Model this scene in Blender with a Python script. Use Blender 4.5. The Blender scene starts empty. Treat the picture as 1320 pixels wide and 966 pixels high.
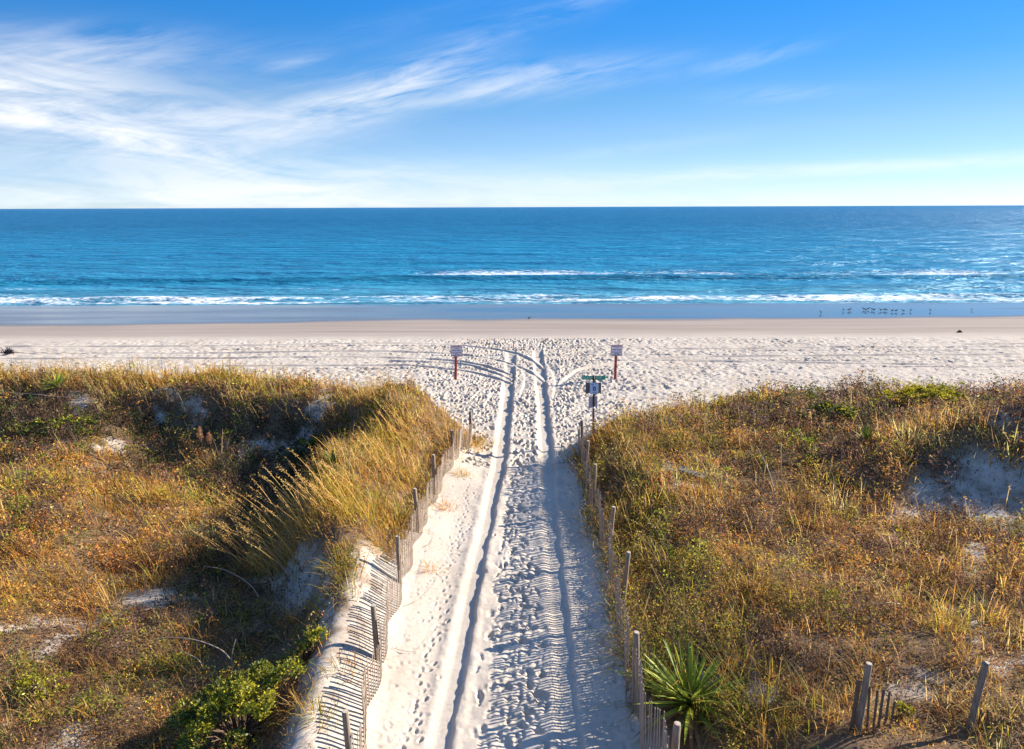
import bpy, bmesh, math, random
import numpy as np
from mathutils import Vector, Matrix, Euler

rng = np.random.default_rng(7)
random.seed(7)
sc = bpy.context.scene
col = sc.collection

# ------------------------------------------------------------------ camera
CAM_H = 9.0
PITCH = math.atan(216 / 950)
cam_d = bpy.data.cameras.new("camera")
cam = bpy.data.objects.new("camera", cam_d)
col.objects.link(cam)
cam.location = (0, 0, CAM_H)
ROLL = math.radians(0.2)
cam.matrix_world = (Matrix.Translation((0, 0, CAM_H)) @ Euler((math.pi / 2 - PITCH, 0, 0)).to_matrix().to_4x4()
                    @ Matrix.Rotation(-ROLL, 4, 'Z'))
cam_d.sensor_width = 36
cam_d.lens = 950 / 1320 * 36
cam_d.clip_end = 100000
cam_d.clip_start = 0.1
sc.camera = cam
SP, CP = math.sin(PITCH), math.cos(PITCH)


def ground(px, py, z=0.0):
    """where the ray through a pixel of the photo meets the level z (used to survey positions)"""
    x = (px - 660) / 950
    v = (483 - py) / 950
    x, v = x * math.cos(ROLL) - v * math.sin(ROLL) * -1 * 0 + v * math.sin(ROLL), v * math.cos(ROLL) - x * math.sin(ROLL)
    d = (x, CP + v * SP, -SP + v * CP)
    t = (z - CAM_H) / d[2]
    return d[0] * t, d[1] * t


def survey(x, y, z):
    dz = z - CAM_H
    dep = y * CP - dz * SP
    up = y * SP + dz * CP
    return 660 + 950 * x / dep, 483 - 950 * up / dep


# ------------------------------------------------------------------ numeric helpers
def hash2(ix, iy, seed):
    h = (ix.astype(np.int64) * 374761393 + iy.astype(np.int64) * 668265263 + seed * 974634777) & 0xFFFFFFFF
    h = ((h ^ (h >> 13)) * 1274126177) & 0xFFFFFFFF
    h = (h ^ (h >> 16)) & 0xFFFFFFFF
    h = (h * 2246822519) & 0xFFFFFFFF
    h = h ^ (h >> 15)
    return (h & 0xFFFFFF) / float(0xFFFFFF)


def vnoise(x, y, seed=0):
    x = np.asarray(x, float)
    y = np.asarray(y, float)
    ix = np.floor(x)
    iy = np.floor(y)
    fx = x - ix
    fy = y - iy
    fx = fx * fx * fx * (fx * (fx * 6 - 15) + 10)
    fy = fy * fy * fy * (fy * (fy * 6 - 15) + 10)
    a = hash2(ix, iy, seed)
    b = hash2(ix + 1, iy, seed)
    c = hash2(ix, iy + 1, seed)
    d = hash2(ix + 1, iy + 1, seed)
    return (a * (1 - fx) + b * fx) * (1 - fy) + (c * (1 - fx) + d * fx) * fy


def fbm(x, y, seed=0, o=4, gain=0.5):
    s = 0
    a = 1
    t = 0
    c, n = math.cos(0.6), math.sin(0.6)
    for i in range(o):
        s = s + a * (vnoise(x, y, seed + i * 17) - 0.5)
        t += a
        a *= gain
        x, y = (x * c - y * n) * 2.03 + 13.1, (x * n + y * c) * 2.03 - 7.7
    return s / t * 2


def sstep(a, b, x):
    t = np.clip((np.asarray(x, float) - a) / (b - a), 0, 1)
    return t * t * (3 - 2 * t)


def interp(x, xs, ys):
    return np.interp(x, xs, ys)


# ------------------------------------------------------------------ node helpers
def new_mat(name):
    m = bpy.data.materials.new(name)
    m.use_nodes = True
    nt = m.node_tree
    nt.nodes.clear()
    out = nt.nodes.new("ShaderNodeOutputMaterial")
    return m, nt, out


def N(nt, typ, ins=None, **kw):
    n = nt.nodes.new(typ)
    for k, v in kw.items():
        setattr(n, k, v)
    if ins:
        for k, v in ins.items():
            s = n.inputs[k]
            if isinstance(v, bpy.types.NodeSocket):
                nt.links.new(v, s)
            else:
                s.default_value = v
    return n


def M(nt, op, a, b=None, c=None, clamp=False):
    n = nt.nodes.new("ShaderNodeMath")
    n.operation = op
    n.use_clamp = clamp
    for i, v in enumerate((a, b, c)):
        if v is None:
            continue
        if isinstance(v, bpy.types.NodeSocket):
            nt.links.new(v, n.inputs[i])
        else:
            n.inputs[i].default_value = v
    return n.outputs[0]


def mixc(nt, f, a, b, mode='MIX'):
    n = nt.nodes.new("ShaderNodeMix")
    n.data_type = 'RGBA'
    n.blend_type = mode
    for k, v in ((0, f), (6, a), (7, b)):
        if isinstance(v, bpy.types.NodeSocket):
            nt.links.new(v, n.inputs[k])
        else:
            n.inputs[k].default_value = v
    return n.outputs[2]


def ramp(nt, f, stops):
    n = nt.nodes.new("ShaderNodeValToRGB")
    cr = n.color_ramp
    while len(cr.elements) < len(stops):
        cr.elements.new(0.5)
    for e, (p, c) in zip(cr.elements, stops):
        e.position = p
        e.color = c if len(c) == 4 else (*c, 1)
    nt.links.new(f, n.inputs[0])
    return n.outputs[0]


def c4(c):
    return (c[0], c[1], c[2], 1)


def simple_mat(name, base, rough=0.8, var=0.3, scale=8.0, stretch=(1, 1, 1), bump=0.0, metal=0.0, second=None):
    m, nt, out = new_mat(name)
    tc = N(nt, "ShaderNodeTexCoord")
    mp = N(nt, "ShaderNodeMapping", {"Vector": tc.outputs["Object"], "Scale": stretch})
    nz = N(nt, "ShaderNodeTexNoise", {"Vector": mp.outputs[0], "Scale": scale, "Detail": 6.0, "Roughness": 0.65})
    b2 = second if second else tuple(x * (1 - var) for x in base)
    colr = ramp(nt, nz.outputs["Fac"], [(0.3, c4(b2)), (0.7, c4(base))])
    p = N(nt, "ShaderNodeBsdfPrincipled", {"Base Color": colr, "Roughness": rough, "Metallic": metal})
    if bump:
        bp = N(nt, "ShaderNodeBump", {"Height": nz.outputs["Fac"], "Strength": bump, "Distance": 0.01})
        nt.links.new(bp.outputs[0], p.inputs["Normal"])
    nt.links.new(p.outputs[0], out.inputs[0])
    return m


# ------------------------------------------------------------------ object helpers
def tag(o, label=None, cat=None, group=None, kind=None):
    if label:
        o["label"] = label
    if cat:
        o["category"] = cat
    if group:
        o["group"] = group
    if kind:
        o["kind"] = kind
    return o


def empty(name, loc, label, cat, group=None, rz=0.0):
    o = bpy.data.objects.new(name, None)
    o.empty_display_size = 0.2
    col.objects.link(o)
    o.location = loc
    o.rotation_euler = (0, 0, rz)
    return tag(o, label, cat, group)


def link(name, me, mat, parent=None):
    o = bpy.data.objects.new(name, me)
    if mat:
        me.materials.append(mat)
    col.objects.link(o)
    if parent:
        o.parent = parent
    return o


def arr_mesh(name, v, quads=None, tris=None, colr=None, smooth=False, attrs=None):
    me = bpy.data.meshes.new(name)
    v = np.asarray(v, np.float32)
    nq = 0 if quads is None else len(quads)
    ntr = 0 if tris is None else len(tris)
    me.vertices.add(len(v))
    me.vertices.foreach_set("co", v.ravel())
    li = []
    if nq:
        li.append(np.asarray(quads, np.int32).ravel())
    if ntr:
        li.append(np.asarray(tris, np.int32).ravel())
    li = np.concatenate(li)
    me.loops.add(len(li))
    me.loops.foreach_set("vertex_index", li)
    me.polygons.add(nq + ntr)
    st = np.concatenate([np.arange(nq) * 4, nq * 4 + np.arange(ntr) * 3]).astype(np.int32)
    me.polygons.foreach_set("loop_start", st)
    if smooth:
        me.polygons.foreach_set("use_smooth", np.ones(nq + ntr, bool))
    me.update(calc_edges=True)
    if colr is not None:
        a = me.attributes.new("col", 'FLOAT_COLOR', 'POINT')
        c = np.ones((len(v), 4), np.float32)
        c[:, :3] = colr
        a.data.foreach_set("color", c.ravel())
    if attrs:
        for k, val in attrs.items():
            a = me.attributes.new(k, 'FLOAT', 'POINT')
            a.data.foreach_set("value", np.asarray(val, np.float32).ravel())
    return me


def grid_faces(ny, nx):
    i = np.arange(ny - 1)[:, None] * nx + np.arange(nx - 1)[None, :]
    i = i.ravel()
    return np.stack([i, i + 1, i + nx + 1, i + nx], 1)


class MB:
    """collects boxes, tubes and sheets into one mesh"""

    def __init__(self):
        self.v = []
        self.f = []

    def box(self, c, s, rot=None, taper=1.0):
        x, y, z = (k / 2 for k in s)
        pts = [(-x, -y, -z), (x, -y, -z), (x, y, -z), (-x, y, -z), (-x * taper, -y * taper, z), (x * taper, -y * taper, z),
               (x * taper, y * taper, z), (-x * taper, y * taper, z)]
        b = len(self.v)
        for p in pts:
            p = Vector(p)
            if rot is not None:
                p = rot @ p
            self.v.append(p + Vector(c))
        for f in ((0, 3, 2, 1), (4, 5, 6, 7), (0, 1, 5, 4), (1, 2, 6, 5), (2, 3, 7, 6), (3, 0, 4, 7)):
            self.f.append([b + k for k in f])

    def tube(self, pts, rad, n=6, cap=True):
        pts = [Vector(p) for p in pts]
        if not hasattr(rad, '__len__'):
            rad = [rad] * len(pts)
        b = len(self.v)
        up = Vector((0.31, 0.17, 0.93))
        for i, p in enumerate(pts):
            d = (pts[min(i + 1, len(pts) - 1)] - pts[max(i - 1, 0)])
            if d.length < 1e-9:
                d = Vector((0, 0, 1))
            d.normalize()
            u = d.cross(up)
            if u.length < 0.05:
                u = d.cross(Vector((1, 0, 0)))
            u.normalize()
            w = d.cross(u)
            for k in range(n):
                a = 2 * math.pi * k / n
                self.v.append(p + (u * math.cos(a) + w * math.sin(a)) * rad[i])
        for i in range(len(pts) - 1):
            for k in range(n):
                k2 = (k + 1) % n
                self.f.append([b + i * n + k, b + i * n + k2, b + (i + 1) * n + k2, b + (i + 1) * n + k])
        if cap:
            self.f.append([b + k for k in range(n)][::-1])
            e = b + (len(pts) - 1) * n
            self.f.append([e + k for k in range(n)])

    def disc(self, c, rx, rz, depth, n=24):
        """an upright ellipse facing -y with some thickness"""
        b = len(self.v)
        for d in (0, depth):
            for k in range(n):
                a = 2 * math.pi * k / n
                self.v.append(Vector((c[0] + rx * math.cos(a), c[1] + d, c[2] + rz * math.sin(a))))
        self.f.append([b + k for k in range(n)])
        self.f.append([b + n + k for k in range(n)][::-1])
        for k in range(n):
            k2 = (k + 1) % n
            self.f.append([b + k, b + n + k, b + n + k2, b + k2])

    def build(self, name, mat, parent=None, smooth=False, bevel=0.0):
        me = bpy.data.meshes.new(name)
        me.from_pydata(self.v, [], self.f)
        bm = bmesh.new()
        bm.from_mesh(me)
        bmesh.ops.recalc_face_normals(bm, faces=bm.faces)
        if bevel:
            bmesh.ops.bevel(bm, geom=list(bm.edges), offset=bevel, segments=1, affect='EDGES')
        bm.to_mesh(me)
        bm.free()
        if smooth:
            me.polygons.foreach_set("use_smooth", np.ones(len(me.polygons), bool))
        return link(name, me, mat, parent)


# ------------------------------------------------------------------ terrain shape
SEA_Z = -0.30


def crest_left(x):
    return interp(x, [-60, -24, -16, -9, -5.2, -2.9, -1.2], [35, 34.2, 33.7, 32.3, 29.9, 28.0, 26.3])


def crest_right(x):
    return interp(x, [2.0, 2.8, 7.3, 11.2, 16, 21, 40, 60], [25.2, 26.2, 28.6, 30.4, 30.9, 30.6, 33, 34])


def base_z(x, y):
    x = np.asarray(x, float)
    y = np.asarray(y, float)
    beach = interp(y, [-1e5, 50, 58, 72, 100, 300, 1e5], [0, 0, -0.10, -0.30, -1.8, -5, -40])
    beach = beach + 0.10 * fbm(x * 0.10, y * 0.10, 3, 3) * (1 - sstep(46, 52, y))
    n1 = fbm(x * 0.30, y * 0.30, 11, 4)
    n2 = fbm(x * 0.9, y * 0.9, 21, 3)
    # left dune
    cx = interp(y, [8, 13, 16, 19, 22, 26, 30], [-3.45, -3.5, -4.1, -5.0, -5.3, -4.5, -4.4]) + 0.25 * fbm(y * 0.4, y * 0 + 3, 5, 2)
    hr = interp(y, [-30, 4, 9, 14, 17.5, 22, 27, 31], [0.7, 0.6, 0.58, 0.75, 1.65, 2.05, 1.8, 1.4])
    wl = interp(y, [8, 15, 20, 28], [1.0, 1.2, 2.2, 3.2])
    fxr = interp(y, [0, 20, 24, 27, 29], [-2.25, -2.3, -1.9, -1.2, -1.0])
    fr = sstep(0, 1, (fxr - x) / np.maximum(fxr - cx, 0.3))
    fl = 1 - sstep(0, 1, (cx - x) / wl)
    ridge = hr * fr * fl
    cl = crest_left(x)
    hollow = -(0.60 + 0.45 * sstep(20, 24, y)) * sstep(-3.2, -5.6, x) * (1 - sstep(0, 1, (interp(y, [12, 20, 25], [-9.0, -10.5, -14.5]) - x) / 3.0)) * (1 - sstep(cl - 4, cl - 2, y)) * sstep(8, 12, y) + 0.25 * sstep(-9.5, -13, x)
    bk = 1.08 * sstep(cl - 6.0, cl - 1.3, y) * sstep(-0.8, -3.4, x)
    L = np.maximum(ridge, bk) * 0.75 + 0.25 * (ridge + bk) * 0.8 + hollow
    L = L + (0.28 * n1 + 0.07 * n2) * sstep(-2.8, -5.0, x)
    L = L * (1 - sstep(cl + 0.2, cl + 3.2, y))
    # right dune
    cr = crest_right(x)
    R = 0.92 * sstep(2.2, 5.4 - 1.5 * sstep(18, 23, y), x) + 0.22 * sstep(cr - 7, cr - 1, y) * sstep(2.4, 5, x)
    R = R - 0.35 * np.exp(-(((x - 9) / 4.0) ** 2 + ((y - 18) / 4.0) ** 2))
    R = R + 1.8 * np.exp(-(((x - 18.4) / 4.6) ** 2 + ((y - 23.0) / 2.3) ** 2))
    R = R - 0.60 * np.exp(-(((x - 13.5) / 3.2) ** 2 + ((y - 19.7) / 1.8) ** 2))
    R = R + (0.34 * n1 + 0.09 * n2) * sstep(2.8, 5, x)
    R = R * (1 - sstep(cr + 0.1, cr + 3.0, y))
    edge = 0.16 * sstep(-1.5, -2.5, x) * (1 - sstep(22, 27, y)) + 0.10 * sstep(1.7, 2.3, x) * (1 - sstep(22, 27, y))
    return beach + np.where(x < 0, L, R) + edge


# ------------------------------------------------------------------ sand sheet with footprints and ruts
def axis(segs):
    out = [segs[0][0]]
    for a, b, s0, s1 in segs:
        x = a
        while x < b - 1e-9:
            t = (x - a) / (b - a)
            x += s0 * (1 - t) + s1 * t
            out.append(min(x, b))
    out = np.unique(np.round(np.array(out), 5))
    keep = np.concatenate([[True], np.diff(out) > 0.004])
    return out[keep]


half = axis([(0, 2.9, 0.024, 0.026), (2.9, 6, 0.03, 0.06), (6, 26, 0.08, 0.095), (26, 45, 0.1, 0.4), (45, 120, 0.6, 6), (120, 1500, 8, 150),
             (1500, 40000, 200, 6000)])
gx = np.concatenate([-half[:0:-1], half])
gy = axis([(-300, -20, 40, 4), (-20, 5, 2.0, 0.3), (5, 9, 0.15, 0.03), (9, 36, 0.021, 0.075), (36, 51, 0.062, 0.072), (51, 54, 0.1, 0.15), (54, 80, 0.2, 0.5), (80, 400, 1, 20), (400, 40000, 40, 4000)])
nx, ny = len(gx), len(gy)
GX, GY = np.meshgrid(gx, gy)
Z = base_z(GX, GY)

LR_Y = [5, 10.8, 13.9, 19.2, 25.0, 36.5, 46.5]
LR_X = [-1.42, -1.20, -1.03, -0.72, -0.42, -0.16, 0.0]
RR_Y = [5, 11.5, 13.4, 15.1, 19.2, 23.4, 33.5, 46.5]
RR_X = [0.98, 1.06, 1.12, 1.12, 1.16, 1.25, 1.48, 1.68]


def lrut(y):
    return interp(y, LR_Y, LR_X)


def rrut(y):
    return interp(y, RR_Y, RR_X)


D = np.zeros_like(Z)       # displacement of the trampled surface
jy0, jy1 = np.searchsorted(gy, 5), np.searchsorted(gy, 52)
ix0, ix1 = np.searchsorted(gx, -45), np.searchsorted(gx, 45)
sub = (slice(jy0, jy1), slice(ix0, ix1))
sx, sy = GX[sub], GY[sub]
dune_l = (sx < 0) & (sx < -2.35) & (sy < crest_left(sx) + 1.5)
dune_r = (sx > 0) & (sx > 2.25) & (sy < crest_right(sx) + 1.5)
open_s = ~(dune_l | dune_r)
tramp = open_s * (1 - sstep(50.0, 51.6, sy)) * (0.25 + 0.75 * np.clip(sstep(-1.55, -1.1, sx) + sstep(24, 28, sy), 0, 1))
d0 = 0.011 * fbm(sx * 4.5, sy * 4.5, 31, 3) + 0.028 * fbm(sx * 1.6, sy * 1.6, 37, 2)
d0 = d0 + sstep(26, 34, sy) * (0.03 * fbm(sx * 2.1, sy * 1.3, 41, 3, 0.7) + 0.026 * fbm(sx * 3.6, sy * 2.4, 45, 2, 0.6) + 0.042 * fbm(sx * 7.0, sy * 5.0, 47, 2, 0.6)) * (0.55 + 0.9 * sstep(-0.3, 0.35, fbm(sx * 0.16, sy * 0.35, 49, 3)))
D[sub] += d0 * tramp
# wind ripple and lumps on the dune sand
D[sub] += (0.02 * fbm(sx * 3.0, sy * 3.0, 43, 3)) * (~open_s)


def stamp(cx, cy, ang, lx, ly, depth, rim=0.35, power=2.0):
    r = max(lx, ly) * 1.9
    a0, a1 = np.searchsorted(gx, cx - r), np.searchsorted(gx, cx + r)
    b0, b1 = np.searchsorted(gy, cy - r), np.searchsorted(gy, cy + r)
    if a1 - a0 < 2 or b1 - b0 < 2:
        return
    X = gx[None, a0:a1] - cx
    Y = gy[b0:b1, None] - cy
    c, s = math.cos(ang), math.sin(ang)
    u = (X * c + Y * s) / lx
    v = (-X * s + Y * c) / ly
    q = u * u + v * v
    D[b0:b1, a0:a1] += depth * (-np.exp(-q ** power) + rim * np.exp(-((np.sqrt(q) - 1.35) / 0.33) ** 2))


def rut_factor(x, y):
    return abs(x - float(lrut(y))) < 0.40 or abs(x - float(rrut(y))) < 0.42


def foot(x, y, ang, w, dp):
    """heel and ball of one foot, toes thrown up a little"""
    c, n = math.cos(ang), math.sin(ang)
    stamp(x - c * 0.075 * w, y - n * 0.075 * w, ang, 0.062 * w, 0.048 * w, dp * random.uniform(0.7, 1.2), random.uniform(0.0, 0.14), 1.9)
    stamp(x + c * 0.06 * w, y + n * 0.06 * w, ang, 0.085 * w, 0.058 * w, dp, random.uniform(0.0, 0.16), 1.9)


# walkers on the path: strides left and right of a wandering line
for wk in range(40):
    xw = random.gauss(0.12, 0.60) if wk < 33 else random.uniform(1.35, 2.1)
    wsz = random.uniform(0.55, 1.0)
    stride = random.uniform(0.5, 0.75)
    dp = random.uniform(0.018, 0.044)
    way = random.choice((1, -1))
    y = 8.0 + random.random()
    sd_ = 1
    ph = random.uniform(0, 6)
    while y < 27:
        xx = xw + 0.35 * math.sin(y * 0.22 + ph) + 0.02 * y * (wk % 3 - 1) * 0.3 + sd_ * 0.10 + random.gauss(0, 0.04)
        if -0.92 < xx < 2.2 and (not rut_factor(xx, y) or random.random() < 0.12):
            foot(xx, y, way * math.pi / 2 - sd_ * 0.15 * way + random.gauss(0, 0.12), wsz, dp * random.uniform(0.75, 1.25))
        y += stride * random.uniform(0.85, 1.15)
        sd_ = -sd_
for k in range(200):
    y = random.uniform(9, 26)
    x = random.gauss(0.1, 0.5)
    if rut_factor(x, y):
        continue
    stamp(x, y, random.uniform(0, 3.1), random.uniform(0.07, 0.16), random.uniform(0.05, 0.11), random.uniform(0.03, 0.085), random.uniform(0.0, 0.18), random.uniform(1.3, 2.2))
# single lines of prints on the smooth strip left of the left rut
for (x0, y0, x1, y1, n, dp) in ((-1.75, 9.5, -1.6, 16, 30, 0.035), (-2.0, 9, -1.75, 14, 20, 0.03), (-1.85, 14, -1.35, 23, 44, 0.022), (-2.2, 15.5, -1.2, 20, 26, 0.018)):
    for i in range(n):
        t = i / n
        stamp(x0 + (x1 - x0) * t + random.gauss(0, 0.09), y0 + (y1 - y0) * t, 1.4 + random.gauss(0, 0.3), 0.07, 0.042, dp * random.uniform(0.7, 1.4), 0.3)
# the beach beyond the dunes
k = 0
while k < 12500:
    x = random.uniform(-44, 44) if random.random() < 0.75 else random.gauss(0.5, 4)
    y = random.uniform(24.5, 51.0)
    k += 1
    if y < (float(crest_left(x)) if x < -0.5 else float(crest_right(x)) if x > 2 else 20) + 2.0 and not (-2 < x < 2.3):
        continue
    if rut_factor(x, y) and y < 46:
        continue
    w = random.uniform(0.6, 1.1)
    stamp(x, y, random.gauss(math.pi / 2, 0.8), 0.15 * w, 0.085 * w, random.uniform(0.045, 0.10) * min(1.0, 0.4 + (51.6 - y) / 4), random.uniform(0.2, 0.6))

# scattered faint scuffs and paw marks on the smooth strip
for k in range(260):
    y = random.uniform(8.5, 25)
    x = random.uniform(-2.45, float(lrut(y)) - 0.42)
    w = random.uniform(0.4, 1.0)
    stamp(x, y, random.uniform(0, 3.1), 0.07 * w, 0.045 * w, random.uniform(0.008, 0.028), random.uniform(0, 0.25), 1.5)
D[sub] += 0.0035 * fbm(sx * 9, sy * 4, 58, 2) * open_s

# wheel ruts
yy = GY[sub]
jag = 0.03 * fbm(yy * 2.5, yy * 0 + 1, 51, 3)
for fx, seed in ((lrut, 61), (rrut, 67)):
    u = sx - fx(yy) + 0.02 * fbm(yy * 0.8, yy * 0, seed, 2)
    dep = interp(yy, [5, 12, 20, 26, 34, 45, 46.3, 46.8], [0.058, 0.06, 0.078, 0.115, 0.14, 0.13, 0.10, 0.0])
    wl = interp(yy, [10, 20, 27, 40], [0.25, 0.26, 0.28, 0.30])
    wr = interp(yy, [10, 20, 27, 40], [0.09, 0.10, 0.19, 0.24]) + 0.05 * fbm(yy * 1.3, yy * 0, seed + 11, 3)
    left = sstep(-wl - 0.10, -wl + 0.12, u)
    right = 1 - sstep(wr - 0.02, wr + 0.055, u + jag)
    inside = left * right
    berm = 0.035 * np.exp(-((u - wr - 0.12) / 0.09) ** 2) + 0.03 * np.exp(-((u + wl + 0.14) / 0.10) ** 2)
    berm = berm * (yy < 46.6)
    ribs = 0.004 * np.sin(u / 0.052 * 2 * math.pi) * (np.abs(u + 0.05) < 0.20)
    dep = dep * (1 + 0.35 * fbm(yy * 0.7, yy * 0 + seed, seed + 9, 3))
    flat = np.clip(inside, 0, 1) * (dep > 0.01)
    D[sub] = D[sub] * (1 - 0.86 * flat) - dep * inside + berm * (0.6 + 0.4 * fbm(sx * 5, yy * 5, seed + 3, 2)) + ribs * flat

# tyre tracks that swing off along the beach
arcs = [
    [(699, 476), (680, 462), (655, 453), (600, 446), (520, 443), (400, 444), (200, 446), (0, 447)],
    [(700, 493), (680, 479), (650, 467), (600, 458), (520, 454), (330, 454), (120, 456)],
    [(657, 483), (620, 471), (570, 464), (480, 461), (300, 461), (0, 463)],
    [(657, 494), (620, 483), (580, 476), (520, 471), (400, 471), (260, 472)],
    [(657, 489), (625, 477), (590, 469), (500, 465)],
    [(704, 468), (712, 480), (716, 494), (713, 515)],
    [(663, 470), (674, 480), (677, 492), (671, 508)],
    [(720, 497), (735, 485), (760, 474), (860, 462), (1000, 459), (1320, 456)],
    [(860, 450), (1000, 449), (1100, 447)],
    [(880, 466), (1050, 468), (1200, 470)],
]
ADIST = np.full_like(Z, 9.0)
for a in arcs:
    w = [Vector((*ground(px, py), 0)) for px, py in a]
    pts = []
    for i in range(len(w) - 1):
        p0, p1, p2, p3 = w[max(i - 1, 0)], w[i], w[i + 1], w[min(i + 2, len(w) - 1)]
        n = max(2, int((p2 - p1).length / 0.30))
        for q in range(n):
            t = q / n
            pts.append(0.5 * ((2 * p1) + (-p0 + p2) * t + (2 * p0 - 5 * p1 + 4 * p2 - p3) * t * t + (-p0 + 3 * p1 - 3 * p2 + p3) * t ** 3))
    for i in range(len(pts) - 1):
        d = (pts[i + 1] - pts[i])
        seg = d.length
        d.normalize()
        nv = Vector((-d.y, d.x, 0))
        if nv.y < 0 or (abs(nv.y) < 0.3 and nv.x > 0):
            nv = -nv
        m = (pts[i] + pts[i + 1]) / 2
        a0, a1 = np.searchsorted(gx, m.x - 0.75), np.searchsorted(gx, m.x + 0.75)
        b0, b1 = np.searchsorted(gy, m.y - 0.75), np.searchsorted(gy, m.y + 0.75)
        X = gx[None, a0:a1] - m.x
        Y = gy[b0:b1, None] - m.y
        al_ = np.abs(X * d.x + Y * d.y)
        pe = X * nv.x + Y * nv.y
        ok = (al_ < seg * 0.5 + 0.06) & (np.abs(pe) < np.abs(ADIST[b0:b1, a0:a1]))
        ADIST[b0:b1, a0:a1] = np.where(ok, pe, ADIST[b0:b1, a0:a1])
A_ = np.abs(ADIST) < 0.7
prof = np.where(ADIST < 0.0, -0.10 * sstep(-0.34, 0.0, ADIST), -0.10 + 0.165 * sstep(0.0, 0.085, ADIST)) * (1 - sstep(0.10, 0.42, ADIST)) * (ADIST > -0.35)
fade = 0.55 + 0.6 * fbm(GX[sub] * 0.7, GY[sub] * 0.7, 57, 2)
Dn_ = D * (1 - 0.8 * np.exp(-(ADIST / 0.32) ** 4) * A_)
D = np.where(A_, Dn_ + prof * np.clip(np.pad(fade, ((jy0, ny - jy1), (ix0, nx - ix1)), constant_values=0.5), 0.25, 1.1), D)

# raked furrows of the beach cleaner, long and shallow
for y0, s in ((46.3, 1), (44.6, 2), (43.0, 3), (48.6, 4), (41.2, 5), (47.4, 6)):
    yc = y0 + 0.5 * fbm(sx * 0.04, sx * 0, 70 + s, 2)
    D[sub] += -0.12 * np.exp(-((sy - yc) / 0.10) ** 4) * sstep(-0.05, 0.25, fbm(sx * 0.12, sx * 0 + s, 80 + s, 2)) * open_s
Z = Z + D

# surface condition: wet sand near the sea, dead plant litter on the dunes
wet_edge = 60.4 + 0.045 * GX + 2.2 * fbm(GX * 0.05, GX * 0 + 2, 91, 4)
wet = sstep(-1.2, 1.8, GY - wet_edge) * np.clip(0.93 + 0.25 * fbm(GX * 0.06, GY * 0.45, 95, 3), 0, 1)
damp = sstep(50.2, 54.5, GY + 0.8 * fbm(GX * 0.08, GY * 0.3, 93, 3))
du, dv = survey(GX[sub], GY[sub], Z[sub])


def ell(u, v, cu, cv, ru, rv, rot=0.0):
    c, s = math.cos(rot), math.sin(rot)
    a = ((u - cu) * c + (v - cv) * s) / ru
    b = (-(u - cu) * s + (v - cv) * c) / rv
    return np.exp(-(a * a + b * b) ** 1.5)


BARE_L = [(388, 748, 34, 42, -0.6), (415, 850, 26, 75, 0.25), (425, 920, 24, 60, 0.25), (190, 775, 52, 9, -0.12), (60, 800, 70, 6, -0.1), (58, 828, 34, 7, -0.4),
          (140, 572, 20, 9, -0.3), (105, 516, 17, 13, 0.3), (195, 533, 16, 11, 0), (255, 530, 10, 20, 0), (380, 566, 32, 11, -0.5), (412, 518, 18, 14, 0),
          (90, 942, 40, 8, -0.4), (330, 570, 18, 6, -0.3), (230, 503, 14, 6, 0)]
BARE_R = [(1265, 640, 85, 40, 0.1), (1190, 668, 40, 16, -0.2), (1300, 545, 26, 14, 0), (920, 905, 26, 36, 0), (890, 618, 14, 7, 0.5), (1260, 735, 11, 44, -0.25),
          (1290, 850, 20, 10, 0), (1160, 895, 26, 13, 0), (985, 895, 18, 12, 0), (985, 875, 12, 20, 0), (1200, 870, 34, 9, 0), (1240, 800, 9, 26, -0.4),
          (845, 550, 14, 8, 0)]


def lfx(y):
    """line left of which plants cover the left dune"""
    return interp(y, [0, 17, 20, 23, 25, 27, 28.5], [-2.75, -2.78, -2.62, -2.36, -1.95, -1.25, -0.85])


def bare_amount(x, y, z):
    u, v = survey(x, y, z)
    u = u + 46 * fbm(x * 0.9, y * 0.9, 101, 4, 0.65)
    v = v + 26 * fbm(x * 0.9, y * 0.9, 103, 4, 0.65)
    b = np.zeros_like(np.asarray(x, float))
    for e in BARE_L + BARE_R:
        b = np.maximum(b, ell(u, v, *e))
    strip = sstep(-3.9, -3.4, x + 0.3 * fbm(x * 0.7, y * 0.7, 107, 3)) * (1 - sstep(15.6, 17.2, y)) * (x < 0)
    return np.clip(np.maximum(b, strip), 0, 1)


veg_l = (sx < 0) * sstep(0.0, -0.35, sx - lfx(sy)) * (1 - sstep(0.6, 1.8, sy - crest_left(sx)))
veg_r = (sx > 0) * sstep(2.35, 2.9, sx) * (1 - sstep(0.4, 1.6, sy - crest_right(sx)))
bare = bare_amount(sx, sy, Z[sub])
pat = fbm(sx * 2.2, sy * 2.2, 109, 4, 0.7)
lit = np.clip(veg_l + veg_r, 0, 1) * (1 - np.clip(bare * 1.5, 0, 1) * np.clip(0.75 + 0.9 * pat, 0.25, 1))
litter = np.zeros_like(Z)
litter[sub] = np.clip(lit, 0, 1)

V = np.stack([GX.ravel(), GY.ravel(), Z.ravel()], 1)
me = arr_mesh("sand", V, grid_faces(ny, nx), smooth=True, attrs={"wet": wet, "damp": damp, "litter": litter})

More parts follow.
